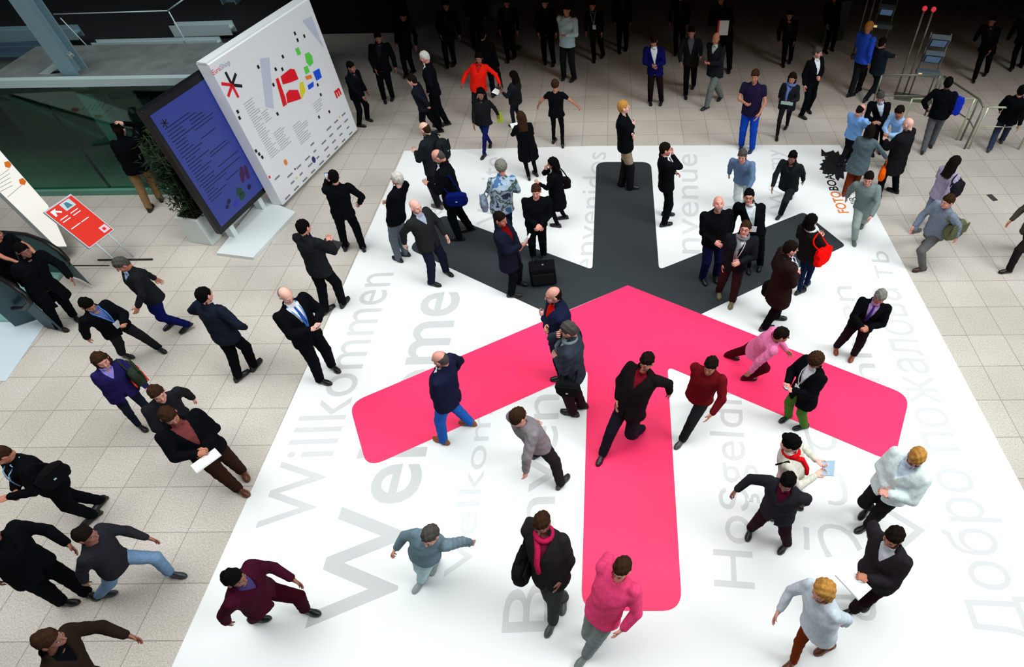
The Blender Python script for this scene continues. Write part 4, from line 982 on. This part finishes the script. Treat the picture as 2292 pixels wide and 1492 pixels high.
p = person('man in a black suit with hands at his waist looking right, alone on the tiles', ((1794, 264), (1808, 250)), (1830, 118), 150, ('belly', 'down'), hair=('short', 'greydark'), skin='fair', look=(-25, -5))
p = person('blurred person with reddish sleeves and bright blue jeans stepping onto the mat', ((1682, 338), (1658, 330)), (1690, 170), 200, ('swingf', 'front'), kind='sweater', top=srgb(30, 24, 50), trousers=srgb(18, 62, 168), shoes=srgb(20, 40, 70), sleeve=False, hair=('short', 'brown'), skin='tan')
p = person('blurred woman in black with a blue scarf carrying a pale roll', ((1738, 310), (1760, 286)), (1774, 172), 200, ('front', 'swingb'), kind='jacket', top=CHAR, trousers=(.010, .010, .010), hair=('long', 'dark'), skin='tan', scarf=srgb(90, 110, 170), shirt=srgb(90, 100, 150))
paper(p, -1, 'pale rolled sheet in the hand of the woman with the blue scarf', (.26, .08, .05), (0, .02, 0), .2, mat('roll_pale', srgb(140, 170, 160), .7), name='paper_roll')
# ---- mat, upper centre and right
p = person('fair haired man with folded arms in black sweater and khaki trousers', ((1393, 416), (1412, 424)), (1396, 240), 92, ('cross', 'cross'), kind='sweater', hem=.08, trousers=srgb(150, 132, 108), boots=(.008, .008, .009), hair=('short', 'blond'), skin='pale', look=(-10, 5))  # boots here add black covers for his dark lower trousers, not footwear
p = person('man in black suit with hand at chin, right of the star top arm', ((1492, 482), (1488, 506)), (1490, 334), 82, ('belly', 'chin'), hair=('short', 'dark'), skin='fair', look=(5, 0))
p = person('bald man in a black sweater and blue jeans looking up at the camera', ((1572, 628), (1602, 622)), (1608, 456), 172, ('down', 'clasp'), kind='sweater', trousers=DJEANS, hair=('bald', 'grey'), skin='fair', look=(5, 28), beard='grey', build=1.06)
p = person('dark haired man with glasses and pale lanyard behind the man with the patterned scarf', ((1672, 604), (1700, 598)), (1676, 440), 186, ('down', 'down'), hair=('short', 'black'), skin='fair', lanyard=srgb(190, 220, 230), badge=True, glasses=True, look=(5, 12))
SCF = mat('scarf_check', srgb(120, 124, 126), .9, 0, .6, 40)
p = person('man in glasses with a grey patterned scarf, black leather jacket and maroon trousers, looking up', ((1608, 658), (1638, 680)), (1668, 512), 192, ('belly', 'down'), kind='jacket', top=(.010, .012, .016), trousers=srgb(48, 30, 32), shoes=srgb(118, 108, 78), hair=('short', 'brown'), skin='fair', scarf=SCF, glasses=True, look=(10, 18), lanyard=srgb(210, 220, 225), badge=True)
p = person('woman in a black jacket and jeans with a bright red bag, bending her head away', ((1788, 656), (1803, 642)), (1816, 494), 50, ('belly', 'front'), kind='jacket', top=(.012, .010, .010), trousers=srgb(16, 30, 58), hair=('bob', 'black'), skin='fair', scarf=srgb(220, 225, 225), look=(10, -10))
shoulder_bag(p, 1, (.36, .13, .34), srgb(250, 14, 10), 'bright red shoulder bag on the woman near the right arm of the star', z=.10, soft=.2, fwd=-.02)
p = person('man in a long brown black coat with a white badge holding a black briefcase', ((1712, 738), (1738, 714)), (1770, 556), 84, ('down', 'belly'), kind='coat', hem=.34, top=(.018, .010, .009), trousers=BLK, hair=('short', 'dark'), skin='fair', lanyard=srgb(220, 225, 230), badge=True, look=(5, -8), build=1.05)
carried(p, -1, (.46, .15, .32), (.006, .006, .007), 'black briefcase held by the man in the long brown black coat')
p = person('grey haired man in open black suit, mauve shirt and brown shoes striding', ((1870, 782), (1908, 800)), (1970, 664), 205, ('belly', 'front'), trousers=(.012, .008, .010), shoes=(.26, .05, .02), hair=('short', 'grey'), skin='tan', shirt=srgb(170, 140, 196), tie=srgb(50, 40, 110), look=(0, -30), maxlean=.7)
p = person('man with tousled brown hair in black overcoat and green trousers reading his phone', ((1760, 936), (1795, 958)), (1826, 806), 248, ('front', 'front'), kind='coat', hem=.26, trousers=srgb(70, 110, 40), hair=('curly', 'brown'), skin='fair', lanyard=srgb(225, 230, 230), badge=True, look=(0, -40), maxlean=.5)
phone(p, -1, 'phone read by the man in the black overcoat and green trousers')
p = person('woman in a cream quilted jacket and red scarf photographing with a pale phone', ((1742, 1150), (1768, 1142)), (1772, 992), 108, ('read', 'read'), kind='wcoat', hem=.16, top=srgb(208, 206, 194), trousers=(.012, .011, .010), hair=('bun', 'black'), skin='pale', scarf=srgb(214, 22, 30), look=(0, -25))
o = paper(p, 1, 'pale blue tablet phone held up by the woman in the cream jacket', (.20, .14, .012), (-.05, .06, .03), .5, mat('tablet_pale', srgb(170, 200, 224), .3), name='tablet', cat='tablet')
tube('shoulder_strap', [p['w'](p['sh'][1]+np.array([-.01, -.12, -.05])), p['w'](p['sh'][1]+np.array([-.02, 0, .075])), p['w'](p['sh'][1]+np.array([-.02, .12, -.12]))], .011, cloth((.01, .01, .01)), None, 6)
bpy.data.objects['shoulder_strap'].parent = None
tag(bpy.data.objects['shoulder_strap'], 'thin black strap over the shoulder of the cream quilted jacket', 'strap')
p = person('blurred person in black and maroon bending forward as they stride, below the cream jacket', ((1678, 1188), (1758, 1222)), (1762, 1078), 215, ('swingb', 'out'), kind='jacket', top=(.016, .018, .022), trousers=(.022, .008, .014), hair=('short', 'black'), skin='dim', shirt=srgb(90, 20, 44), maxlean=.8, height=1.64)
p = person('fair haired person in a white jacket and black trousers, running towards the lower left', ((1936, 1146), (1936, 1182)), (2052, 1022), 238, ('front', 'belly'), kind='puffer', top=srgb(218, 232, 234), trousers=(.012, .010, .012), hair=('short', 'blond'), skin='fair', shirt=srgb(200, 215, 235), maxlean=.9, look=(-30, -35), vneck=True, lift=(.08, 0))
p = person('blurred person in black with a white folder on the lower right of the mat', ((1905, 1368), (1945, 1345)), (2000, 1200), 235, ('front', 'swingb'), kind='jacket', top=(.020, .016, .020), trousers=srgb(30, 14, 14), hair=('short', 'dark'), skin='tan', shirt=srgb(210, 214, 226), maxlean=.6)
paper(p, -1, 'white folder held by the blurred person in black on the lower right', (.30, .24, .02), (0, .1, 0), .3, name='folder', cat='folder')
p = person('blurred person in a white top and orange brown trousers near the bottom right', ((1770, 1484), (1850, 1452)), (1842, 1320), 240, ('swingb', 'swingf'), kind='sweater', top=srgb(196, 208, 218), trousers=srgb(110, 44, 12), shoes=(.12, .03, .01), hair=('long', 'blond'), skin='fair', maxlean=.6)
# ---- pink star area and lower centre
p = person('bald man in navy jacket and blue jeans on the left pink arm', ((992, 990), (1052, 950)), (984, 802), 282, ('belly', 'pocket'), kind='jacket', top=(.010, .012, .036), trousers=JEANS, shoes=srgb(140, 78, 34), hair=('balding', 'greydark'), skin='fair', look=(-5, -12), build=1.12, footdir=(0, 8))
p = person('balding man in a navy coat and red sweater with folded arms', ((1258, 850), (1284, 842)), (1238, 660), 255, ('cross', 'cross'), kind='coat', hem=.24, top=(.010, .014, .040), shirt=srgb(200, 26, 14), hair=('balding', 'dark'), skin='fair', look=(-5, -5), build=1.08)
p = person('grey haired man in grey jacket and maroon trousers with hand at chin', ((1280, 928), (1300, 912)), (1272, 738), 278, ('belly', 'chin'), kind='jacket', top=srgb(48, 56, 66), trousers=srgb(44, 30, 36), shoes=srgb(28, 34, 18), hair=('short', 'greydark'), skin='fair', look=(-5, -15), shirt=srgb(170, 190, 190), scarf=srgb(120, 136, 136))
shoulder_bag(p, -1, (.34, .14, .28), (.008, .008, .009), 'black shoulder bag on the grey jacketed man at the star centre', z=-.05, cross=True)
p = person('blurred person in a dark jacket striding down the lower pink arm of the star', ((1432, 968), (1348, 1022)), (1448, 800), 215, ('swingb', 'swingf'), kind='jacket', top=srgb(26, 20, 22), trousers=(.012, .010, .018), hair=('short', 'dark'), skin='tan', shirt=srgb(120, 20, 34), maxlean=.6)
p = person('blurred person in a dark red top between the lower and right pink arms', ((1526, 990), (1570, 905)), (1592, 812), 212, ('swingf', 'swingb'), kind='sweater', top=srgb(104, 18, 26), trousers=(.014, .016, .018), shoes=(.05, .055, .055), hair=('short', 'dark'), skin='tan', maxlean=.6)
p = person('blurred person in a pale pink shirt moving along the right pink arm', ((1634, 800), (1672, 850)), (1752, 742), 100, ('swingf', 'swingb'), kind='shirt', top=srgb(226, 120, 168), trousers=srgb(70, 10, 20), shoes=(.03, .004, .006), hair=('short', 'dark'), skin='tan', maxlean=.7, height=1.6)
p = person('blurred person with a crimson scarf and big black bag left of the lower pink arm', ((1238, 1396), (1262, 1345)), (1212, 1168), 195, ('swingf', 'swingb'), kind='jacket', top=(.018, .016, .018), trousers=srgb(58, 64, 64), shoes=srgb(70, 76, 76), hair=('short', 'brown'), skin='dim', shirt=srgb(120, 30, 60), scarf=srgb(190, 30, 80), maxlean=.5)
shoulder_bag(p, 1, (.42, .18, .44), (.008, .008, .009), 'big black bag carried by the blurred person with a crimson scarf', z=.02, soft=.6)
p = person('blurred person in grey brown walking above the person with a crimson scarf', ((1258, 1084), (1206, 1018)), (1160, 930), 45, ('swingf', 'swingb'), kind='sweater', top=srgb(130, 126, 130), trousers=srgb(38, 34, 40), shoes=(.02, .022, .022), hair=('short', 'brown'), skin='fair', maxlean=.6)
p['root']['label'] = 'blurred person in grey top and dark trousers left of the lower pink arm'
p = person('faint blurred person in pale blue grey on the lower left of the mat', ((945, 1304), (975, 1262)), (962, 1196), 200, ('swingb', 'out'), kind='sweater', top=srgb(110, 134, 146), trousers=srgb(176, 206, 212), shoes=srgb(150, 160, 160), hair=('short', 'greydark'), skin='fair', maxlean=.5, height=1.6)
p = person('blurred person in a pink top walking over the end of the lower pink arm', ((1312, 1470), (1345, 1420)), (1392, 1268), 215, ('swingf', 'swingb'), kind='sweater', top=srgb(232, 70, 120), trousers=srgb(120, 130, 130), shoes=srgb(110, 116, 116), hair=('short', 'brown'), skin='fair', maxlean=.5)
p = person('faint blurred person in blue and white near the upper right of the mat', ((1652, 470), (1668, 455)), (1640, 372), 200, ('swingf', 'swingb'), kind='sweater', top=srgb(96, 122, 156), trousers=srgb(190, 202, 204), shoes=srgb(150, 160, 160), hair=('short', 'greydark'), skin='fair', height=1.6, maxlean=.5)
p = person('blurred person in black stepping forward on the upper right of the mat', ((1745, 486), (1770, 440)), (1776, 340), 210, ('swingb', 'swingf'), kind='jacket', top=(.012, .016, .018), trousers=(.012, .016, .018), hair=('short', 'black'), skin='dim', shirt=CHAR, maxlean=.4)
p = person('faint blurred person in grey stepping past the orange lettering', ((1910, 542), (1930, 505)), (1932, 402), 200, ('swingf', 'swingb'), kind='sweater', top=srgb(118, 134, 134), trousers=srgb(150, 164, 160), shoes=srgb(90, 104, 96), hair=('short', 'dark'), skin='fair', height=1.62, maxlean=.4)
# ---- huddle at the right mat corner
p = person('balding man in a light blue shirt leaning into the huddle at the mat corner', ((1880, 372), (1898, 360)), (1928, 244), 48, ('front', 'front'), kind='shirt', top=srgb(120, 170, 232), trousers=(.010, .010, .014), hair=('balding', 'dark'), skin='fair', look=(15, -30), maxlean=.6)
p = person('grey haired man in an open black jacket in the middle of the huddle', ((1950, 345), (1970, 340)), (1960, 218), 190, ('belly', 'belly'), shirt=srgb(190, 208, 225), hair=('short', 'greydark'), skin='fair', look=(0, -35))
p = person('dark haired man in a pale blue shirt with a dark strap in the huddle', ((1990, 378), (2010, 370)), (2006, 248), 235, ('front', 'belly'), kind='shirt', top=srgb(150, 190, 236), trousers=CHAR, hair=('short', 'dark'), skin='tan', look=(10, -38))
p = person('bald man in a long black coat with his back to the camera in the huddle', ((1962, 440), (2000, 430)), (2032, 278), 322, ('front', 'belly'), kind='coat', hem=.34, top=(.010, .010, .013), hair=('bald', 'grey'), skin='pale', look=(0, -20), build=1.12, maxlean=.6, shirt=srgb(220, 170, 170))
p = person('woman in a grey dress and brown boots with an orange bag, seen from behind', ((1890, 436), (1908, 426)), (1948, 292), 28, ('belly', 'out'), kind='wcoat', hem=.34, top=srgb(84, 100, 108), trousers=(.012, .008, .008), boots=srgb(104, 44, 22), shoes=srgb(104, 44, 22), hair=('bob', 'dark'), skin='tan', maxlean=.6)
carried(p, 1, (.32, .14, .32), srgb(242, 96, 14), 'bright orange handbag hanging from the arm of the woman in the grey dress', name='handbag', handle=.14, soft=.9)
p = person('man in black top and grey jeans walking away with a blue bag', ((2064, 342), (2082, 328)), (2122, 186), 22, ('pocket', 'down'), kind='sweater', trousers=srgb(92, 96, 100), shoes=(.02, .018, .018), hair=('short', 'black'), skin='dark', maxlean=.5)
c_ = at(2138, 236, .95); bag('carrier_bag', c_, (.30, .08, .42), srgb(26, 50, 196), R(-25), 'blue carrier bag with white print on the man with grey jeans', strap=[p['w'](p['sh'][1]+np.array([0, -.02, .08])), tuple(c_+np.array([0, 0, .2]))], flap=False, soft=.0)
p = person('person in a blue shirt with fair hair at the gate with monitors', ((1902, 216), (1920, 206)), (1946, 60), 55, ('belly', 'down'), kind='shirt', top=srgb(44, 84, 210), trousers=CHAR, hair=('short', 'blond'), skin='tan', maxlean=.5)
p = person('man in a dark teal suit leaning at the gate with monitors', ((1936, 228), (1962, 208)), (1976, 92), 52, ('front', 'reach'), top=(.010, .018, .026), trousers=(.008, .012, .014), hair=('short', 'dark'), skin='tan', maxlean=.5, build=1.1)
# ---- right side walkers
p = person('blurred person in a lilac top and pale jeans hurrying right over the tiles', ((2046, 520), (2090, 505)), (2138, 362), 60, ('swingf', 'swingb'), kind='shirt', top=srgb(168, 156, 186), trousers=srgb(110, 124, 146), shoes=srgb(90, 84, 84), hair=('long', 'dark'), skin='tan', maxlean=.7)
shoulder_bag(p, 1, (.30, .14, .32), (.012, .012, .016), 'black bag on the blurred person in the lilac top', z=.25, fwd=-.05)
p = person('blurred person with an olive bag and grey trousers striding in brown shoes', ((2060, 606), (2076, 540)), (2128, 436), 250, ('swingb', 'swingf'), kind='sweater', top=srgb(120, 134, 150), trousers=srgb(96, 96, 96), shoes=srgb(60, 36, 32), hair=('short', 'brown'), skin='fair', maxlean=.6, height=1.7)
shoulder_bag(p, -1, (.40, .18, .40), srgb(94, 98, 72), 'olive bag swinging behind the blurred person in brown shoes', z=.22, soft=.8, fwd=-.05)
p = person('blurred person in dark trousers entering at the right edge', ((2252, 610), (2300, 560)), (2350, 430), 255, ('swingb', 'swingf'), kind='jacket', top=srgb(70, 66, 60), trousers=(.014, .012, .012), hair=('short', 'dark'), skin='tan', maxlean=.7)
p = person('person in a black jacket and blue grey jeans beyond the railing at the right edge', ((2212, 338), (2240, 318)), (2288, 200), 30, ('swingf', 'swingb'), kind='jacket', trousers=srgb(50, 58, 82), shoes=srgb(60, 66, 76), hair=('short', 'black'), skin='tan', shirt=WHITE, maxlean=.6)
p = person('dark figure in black walking in the shadow of the upper right corner', ((2178, 182), (2205, 168)), (2222, 44), 210, ('swingf', 'swingb'), kind='coat', hair=('short', 'black'), skin='dim', shirt=CHAR)
p = person('dark figure in black at the top right edge behind the walking one', ((2262, 158), (2284, 150)), (2300, 30), 20, ('down', 'down'), kind='coat', hair=('short', 'black'), skin='dim', shirt=CHAR)
# ---- crowd in the dark upper hall
for lb, f_, hd_, fc, kd in (
    ('dark figure with a pale hand right behind the edge of the board', ((808, 284), (826, 270)), (786, 150), 110, 'jacket'),
    ('dark figure in black left of the grey haired man, nearest the board', ((862, 228), (880, 222)), (846, 84), 170, 'coat'),
    ('dark figure walking behind the white haired man in the shadow', ((910, 172), (926, 164)), (902, 36), 200, 'suit'),
    ('dark figure left of the red coat under the top edge', ((1002, 150), (1018, 146)), (998, 12), 180, 'coat'),
    ('dark figure in black right of the red coat near the grey seats', ((1138, 138), (1152, 130)), (1134, 6), 190, 'suit'),
    ('dark figure right of the badge wearer at the top edge', ((1386, 118), (1402, 112)), (1392, -12), 180, 'coat'),
    ('dark figure in the far shadow with a small pale badge, right of the poster', ((1752, 148), (1768, 140)), (1768, 32), 190, 'suit'),
    ('dark figure in the far shadow left of the gate monitors', ((1846, 118), (1862, 112)), (1868, -6), 170, 'coat'),
    ('dark figure just right of the blue blazer under the top edge', ((1512, 122), (1528, 116)), (1524, -10), 200, 'suit'),
    ('dark figure above the red coat at the top edge', ((1062, 108), (1078, 102)), (1060, -24), 180, 'jacket')):
    person(lb, f_, hd_, fc, ('down', 'swingf'), kind=kd, hair=('short', 'black'), skin='dim', shirt=CHAR, res=.022)

# ================================================================== LEFT: signs, escalator
# red direction sign on a stand
Q0, Q1, Q2, Q3 = (97, 474), (168, 436), (256, 514), (200, 556)
bl, br = at(200, 556, .62), at(256, 514, .62)
tl = at(97, 474, 1.25); tr = br+(tl-bl)
sg = empty('direction_sign', (float((bl+br)[0]/2), float((bl+br)[1]/2), 0)); tag(sg, 'red direction sign with white writing and arrow on a stand beside the escalator', 'sign')
off_ = np.array(sg.location)
def sgm(name, uvs, m, lift, th=.0):
    nrm = np.cross(br-bl, tl-bl); nrm /= np.linalg.norm(nrm)
    if nrm@(CAMP-bl) < 0: nrm = -nrm
    bm = bmesh.new(); vs = [bm.verts.new(bl+(br-bl)*u+(tl-bl)*v+((tr-tl)-(br-bl))*u*v+nrm*lift-off_) for u, v in uvs]; f = bm.faces.new(vs)
    if th:
        g = bmesh.ops.extrude_face_region(bm, geom=[f]); bmesh.ops.translate(bm, vec=tuple(-nrm*th), verts=[e for e in g['geom'] if isinstance(e, bmesh.types.BMVert)])
    return link(name, bm_mesh(bm), m, sg)
sgm('sign_frame', [(0, 0), (1, 0), (1, 1), (0, 1)], mat('sign_frame', srgb(190, 200, 208), .4), 0, .05)
sgm('sign_face', [(.03, .02), (.97, .02), (.97, .97), (.03, .97)], mat('sign_red', srgb(222, 40, 20), .45), .003)
sgm('pictogram', [(.48, .78), (.84, .78), (.84, .95), (.48, .95)], mat('sign_pale', srgb(190, 214, 220), .45), .006)
sgm('pictogram_mark', [(.56, .81), (.76, .81), (.70, .92), (.60, .92)], mat('sign_teal', srgb(70, 120, 140), .45), .008)
sgm('arrow', [(.12, .80), (.12, .93), (.32, .93), (.26, .90), (.38, .83), (.34, .80), (.22, .87), (.18, .80)], M_PAPER, .006)
for v in (.70, .64, .46):
    sgm('sign_writing', [(.12, v), (.46 if v < .5 else .40, v), (.46 if v < .5 else .40, v+.018), (.12, v+.018)], M_PAPER, .006)
    sgm('sign_writing', [(.50, v), (.78, v), (.78, v+.018), (.50, v+.018)], M_PAPER, .006)
sgm('sign_logo', [(.70, .06), (.94, .06), (.94, .20), (.70, .20)], mat('sign_logo_pale', srgb(214, 206, 214), .45), .006)
sgm('sign_logo_mark', [(.76, .10), (.86, .10), (.86, .16), (.76, .16)], M_RED, .008)
g1, g2 = at(262, 582), at(190, 594)
for q, gnd in ((br*.7+bl*.3, g1), (bl*.8+br*.2, g2)):
    tube('stand_leg', [tuple(q-off_+np.array([0, .04, 0])), tuple(np.array([q[0]+.05, q[1]+.10, .02])-off_)], .014, mat('sign_frame', (1, 1, 1)), sg, 6)
tube('stand_foot', [(-.55, .12, .02), (.5, .12, .02)], .018, M_PHONE, sg, 6)
# glowing white advertising panel leaning beside the escalator
g0, g1_, g2_ = at(151, 553, .22), at(-60, 268, 2.0), at(-60, 372, 1.6)
nrm = np.cross(g1_-g0, g2_-g0); nrm /= np.linalg.norm(nrm)
gp = [g1_, ray_plane(108, 460, g0, nrm), g0, ray_plane(126, 553, g0, nrm), g2_]
bm = bmesh.new(); cen = sum(gp)/5
if nrm@(CAMP-cen) < 0: nrm = -nrm
lb_ = empty('light_panel', tuple(cen)); tag(lb_, 'glowing white panel with orange symbols sloping along the escalator', 'light box')
f = bm.faces.new([bm.verts.new(q-cen) for q in gp]); g = bmesh.ops.extrude_face_region(bm, geom=[f]); bmesh.ops.translate(bm, vec=tuple(-nrm*.10), verts=[e for e in g['geom'] if isinstance(e, bmesh.types.BMVert)])
link('panel_housing', bm_mesh(bm), mat('panel_side', (.3, .32, .32), .5), lb_)
bm = bmesh.new(); bm.faces.new([bm.verts.new((q-cen)*.985+nrm*.004) for q in gp]); link('panel_face', bm_mesh(bm), emit('panel_glow', (1.0, .98, .90), .72), lb_)
M_PO = emit('panel_orange', srgb(232, 120, 40), .6)
def on_panel(name, pts, m, lift=.008):
    bm = bmesh.new(); bm.faces.new([bm.verts.new(ray_plane(*q, gp[0]+nrm*lift, nrm)-cen) for q in pts]); return link(name, bm_mesh(bm), m, lb_)
on_panel('orange_symbol', [(9, 363), (19, 360), (26, 368), (22, 376), (12, 374)], M_PO); on_panel('orange_symbol', [(42, 402), (51, 398), (59, 406), (55, 414), (45, 412)], M_PO)
for i in range(5): on_panel('panel_writing', [(0, 392+i*9), (20+2*i, 378+i*9), (20+2*i, 379.5+i*9), (0, 393.5+i*9)], mat('panel_ink', (.35, .35, .33), .6))
on_panel('panel_writing', [(17, 440), (50, 412), (50, 413.5), (17, 442)], mat('panel_ink', (.35, .35, .33), .6))
# escalator end: two balustrades with rubber handrails, skirt and landing plate
esc = empty('escalator', (float(at(60, 740)[0]), float(at(60, 740)[1]), 0)); tag(esc, 'end of an escalator with black handrails at the left edge', 'escalator'); eo = np.array(esc.location)
M_RUB = mat('rubber', (.008, .008, .009), .4); M_SKT = mat('escalator_steel', srgb(96, 120, 128), .35, .5); M_TRD = mat('escalator_tread', srgb(150, 200, 190), .4, .3)
def rail(pts, r=.042): tube('handrail', [np.array(p)-eo for p in pts], r, M_RUB, esc, 8)
r1 = [at(-60, 520, 1.0), at(10, 521, .98), at(60, 525, .96), at(100, 540, .93), at(132, 560, .88), at(150, 580, .70), at(150, 592, .45)]
rail(r1)
r2 = [at(-70, 640, 1.0), at(0, 622, .98), at(30, 640, .96), at(55, 658, .9), at(68, 676, .72), at(55, 690, .5), at(30, 690, .42)]
rail(r2)
def balus(rail_pts, nm):
    bm = bmesh.new(); top = [bm.verts.new(np.array(p)-eo-np.array([0, 0, .03])) for p in rail_pts[:-1]]; bot = [bm.verts.new(np.array([p[0], p[1], .04])-eo) for p in rail_pts[:-1]]
    for i in range(len(top)-1): bm.faces.new((top[i], top[i+1], bot[i+1], bot[i]))
    bmesh.ops.solidify(bm, geom=bm.faces[:], thickness=.02); link(nm, bm_mesh(bm), M_SKT, esc)
balus(r1, 'balustrade'); balus(r2, 'balustrade')
bm = bmesh.new(); q = [at(-60, 560, .06), at(140, 606, .06), at(60, 716, .06), at(-120, 716, .06)]
f = bm.faces.new([bm.verts.new(x-eo) for x in q]); g = bmesh.ops.extrude_face_region(bm, geom=[f]); bmesh.ops.translate(bm, vec=(0, 0, -.05), verts=[e for e in g['geom'] if isinstance(e, bmesh.types.BMVert)])
link('comb_plate', bm_mesh(bm), M_TRD, esc)
lp = poly('landing_plate', [at(-90, 714)[:2], at(112, 712)[:2], at(14, 853)[:2], at(-150, 853)[:2]], .012, mat('plate_pale', srgb(204, 218, 226), .4), None, .012)
tag(lp, 'pale blue metal landing plate in front of the escalator', 'floor plate')
# thin black edge strip on the tiles by the sign
o = tube('floor_strip', [tuple(at(152, 594, .01)), tuple(at(244, 594, .01))], .010, M_RUB, None, 6); tag(o, 'thin black strip on the tiles below the red sign', 'strip')
# small service lid in the tiles at right
lid = at(2221, 442, .005); o = box('drain_cover', (lid[0], lid[1], .006), (.11, .22, .010), mat('lid_dark', (.05, .05, .05), .6), None, R(12)); tag(o, 'small dark lid set in the tiles right of the mat', 'lid')

# ================================================================== RIGHT: gate with monitors and railings
M_GP = mat('gate_steel', srgb(120, 124, 112), .35, .4); M_MON = mat('monitor_grey', srgb(96, 112, 122), .4); M_MF = emit('monitor_face', srgb(96, 126, 158), .35)
def kiosk(base, h, label, zs, lights=False, w=.42):
    """slim ticket gate column: two poles with monitors between them"""
    x, y = base; root = empty('ticket_gate', (x, y, 0), R(-18)); tag(root, label, 'gate')
    for s in (-1, 1): tube('pole', [(s*w*.22-.45, 0, .02), (s*w*.22-.45, 0, h)], .022, M_GP, root, 8); 
    for s in (-1, 1): tube('pole', [(s*w*.5, .05, .02), (s*w*.5, .05, h*.78)], .018, M_GP, root, 8)
    box('foot_plate', (-.1, 0, .015), (.9, .4, .03), M_GP, root, 0, .005)
    for z in zs:
        rt = Matrix.Rotation(R(38), 3, 'X')
        q = box('monitor', (0, -.05, z), (w, .12, w*.80), M_MON, root, rot=rt, bev=.015)
        f_ = box('monitor_face', (0, -.064, 0), (w*.74, .006, w*.56), M_MF, q); g_ = box('monitor_bezel', (0, -.061, 0), (w*.84, .004, w*.66), M_FRM, q)
    box('reader', (.0, -.12, zs[-1]-.36), (w*1.25, .22, .12), M_MON, root, 0, .02); box('reader_light', (-.18, -.235, zs[-1]-.36), (.08, .01, .05), emit('reader_amber', srgb(236, 190, 130), .9), root)
    if lights:
        for s in (-1, 1):
            V, Q = ball((s*w*.22-.45, 0, h+.05), (.055, .055, .055)); link('signal_lamp', mesh_np(V, Q), emit('signal_red', srgb(226, 52, 70), .7), root)
    return root
kb = at(2022, 222); kiosk((kb[0]+.35, kb[1]), 2.05, 'ticket gate with two tilted monitors and red lamps on tall poles', (1.45, 1.08), True, .44)
kb2 = at(1945, 172); kiosk((kb2[0]+.4, kb2[1]+1.1), 2.3, 'ticket gate with monitors at the top edge, behind the one with red lamps', (1.75, 1.3), False, .40)
kb3 = at(1868, 105); o = box('grey_partition', (kb3[0], kb3[1]+.4, .55), (.7, .12, 1.1), mat('partition_grey', srgb(70, 82, 84), .6), None, R(20), .01); tag(o, 'low grey partition in the shadow left of the gates', 'partition')
def railing(pts, h, label, mids=(), posts=True, grp=None, m=None):
    root = empty('railing', (float(pts[0][0]), float(pts[0][1]), 0)); tag(root, label, 'railing', grp); o_ = np.array([pts[0][0], pts[0][1], 0]); m = m or M_GP
    P_ = [np.array([p[0], p[1], 0])-o_ for p in pts]
    tube('top_rail', [p+np.array([0, 0, h]) for p in P_], .022, m, root, 8)
    for z in mids: tube('mid_rail', [p+np.array([0, 0, z]) for p in P_], .014, m, root, 6)
    for p in P_: tube('post', [p+np.array([0, 0, .0]), p+np.array([0, 0, h])], .022, m, root, 8)
    return root
zr = 1.0
railing([at(1974, 168, zr), at(2105, 168, zr)], zr, 'thin steel railing in front of the gate poles', (.5,))
railing([at(2105, 168, zr)+np.array([.06, -.06, 0]), at(2192, 222, zr), at(2202, 240, zr)], zr, 'angled steel railing running from the gate towards the camera', (.5,))
railing([at(2042, 221, zr), at(2182, 221, zr)], zr, 'bright steel rail crossing behind the man with the blue bag', (), m=mat('rail_bright', srgb(196, 204, 176), .3, .3))
railing([at(2212, 240, zr), at(2330, 241, zr)], zr, 'bright steel rail running out at the right edge', (.55,), m=mat('rail_bright', (1, 1, 1)))
# ---- grey seats in the dark at the top
for i, (px, py, lb) in enumerate(((1125, 78, 'grey shell seat in the shadow at the top edge, left one'), (1152, 108, 'grey shell seat in the shadow nearer the camera'))):
    q = at(px, py); st = empty('seat', (q[0], q[1], 0), R(30*i)); tag(st, lb, 'chair')
    o_, X, Y, Z = grid((-.35, -.35, .35), (.35, .35, 1.05), .03)
    f = np.abs(np.sqrt((X/.28)**2+(Y/.28)**2+((Z-.72)/.36)**2)-1)*.28-.03; f = np.maximum(f, Y+.1*0-.1-(1.0-Z)*.25+.0)
    V, Q = snet(f, o_, .03); link('shell', mesh_np(V, Q), mat('seat_grey', srgb(84, 98, 100), .5), st)
    tube('stem', [(0, 0, .03), (0, 0, .42)], .03, M_GP, st, 8); V, Q = ball((0, 0, .02), (.22, .22, .02)); link('base', mesh_np(V, Q), M_GP, st)
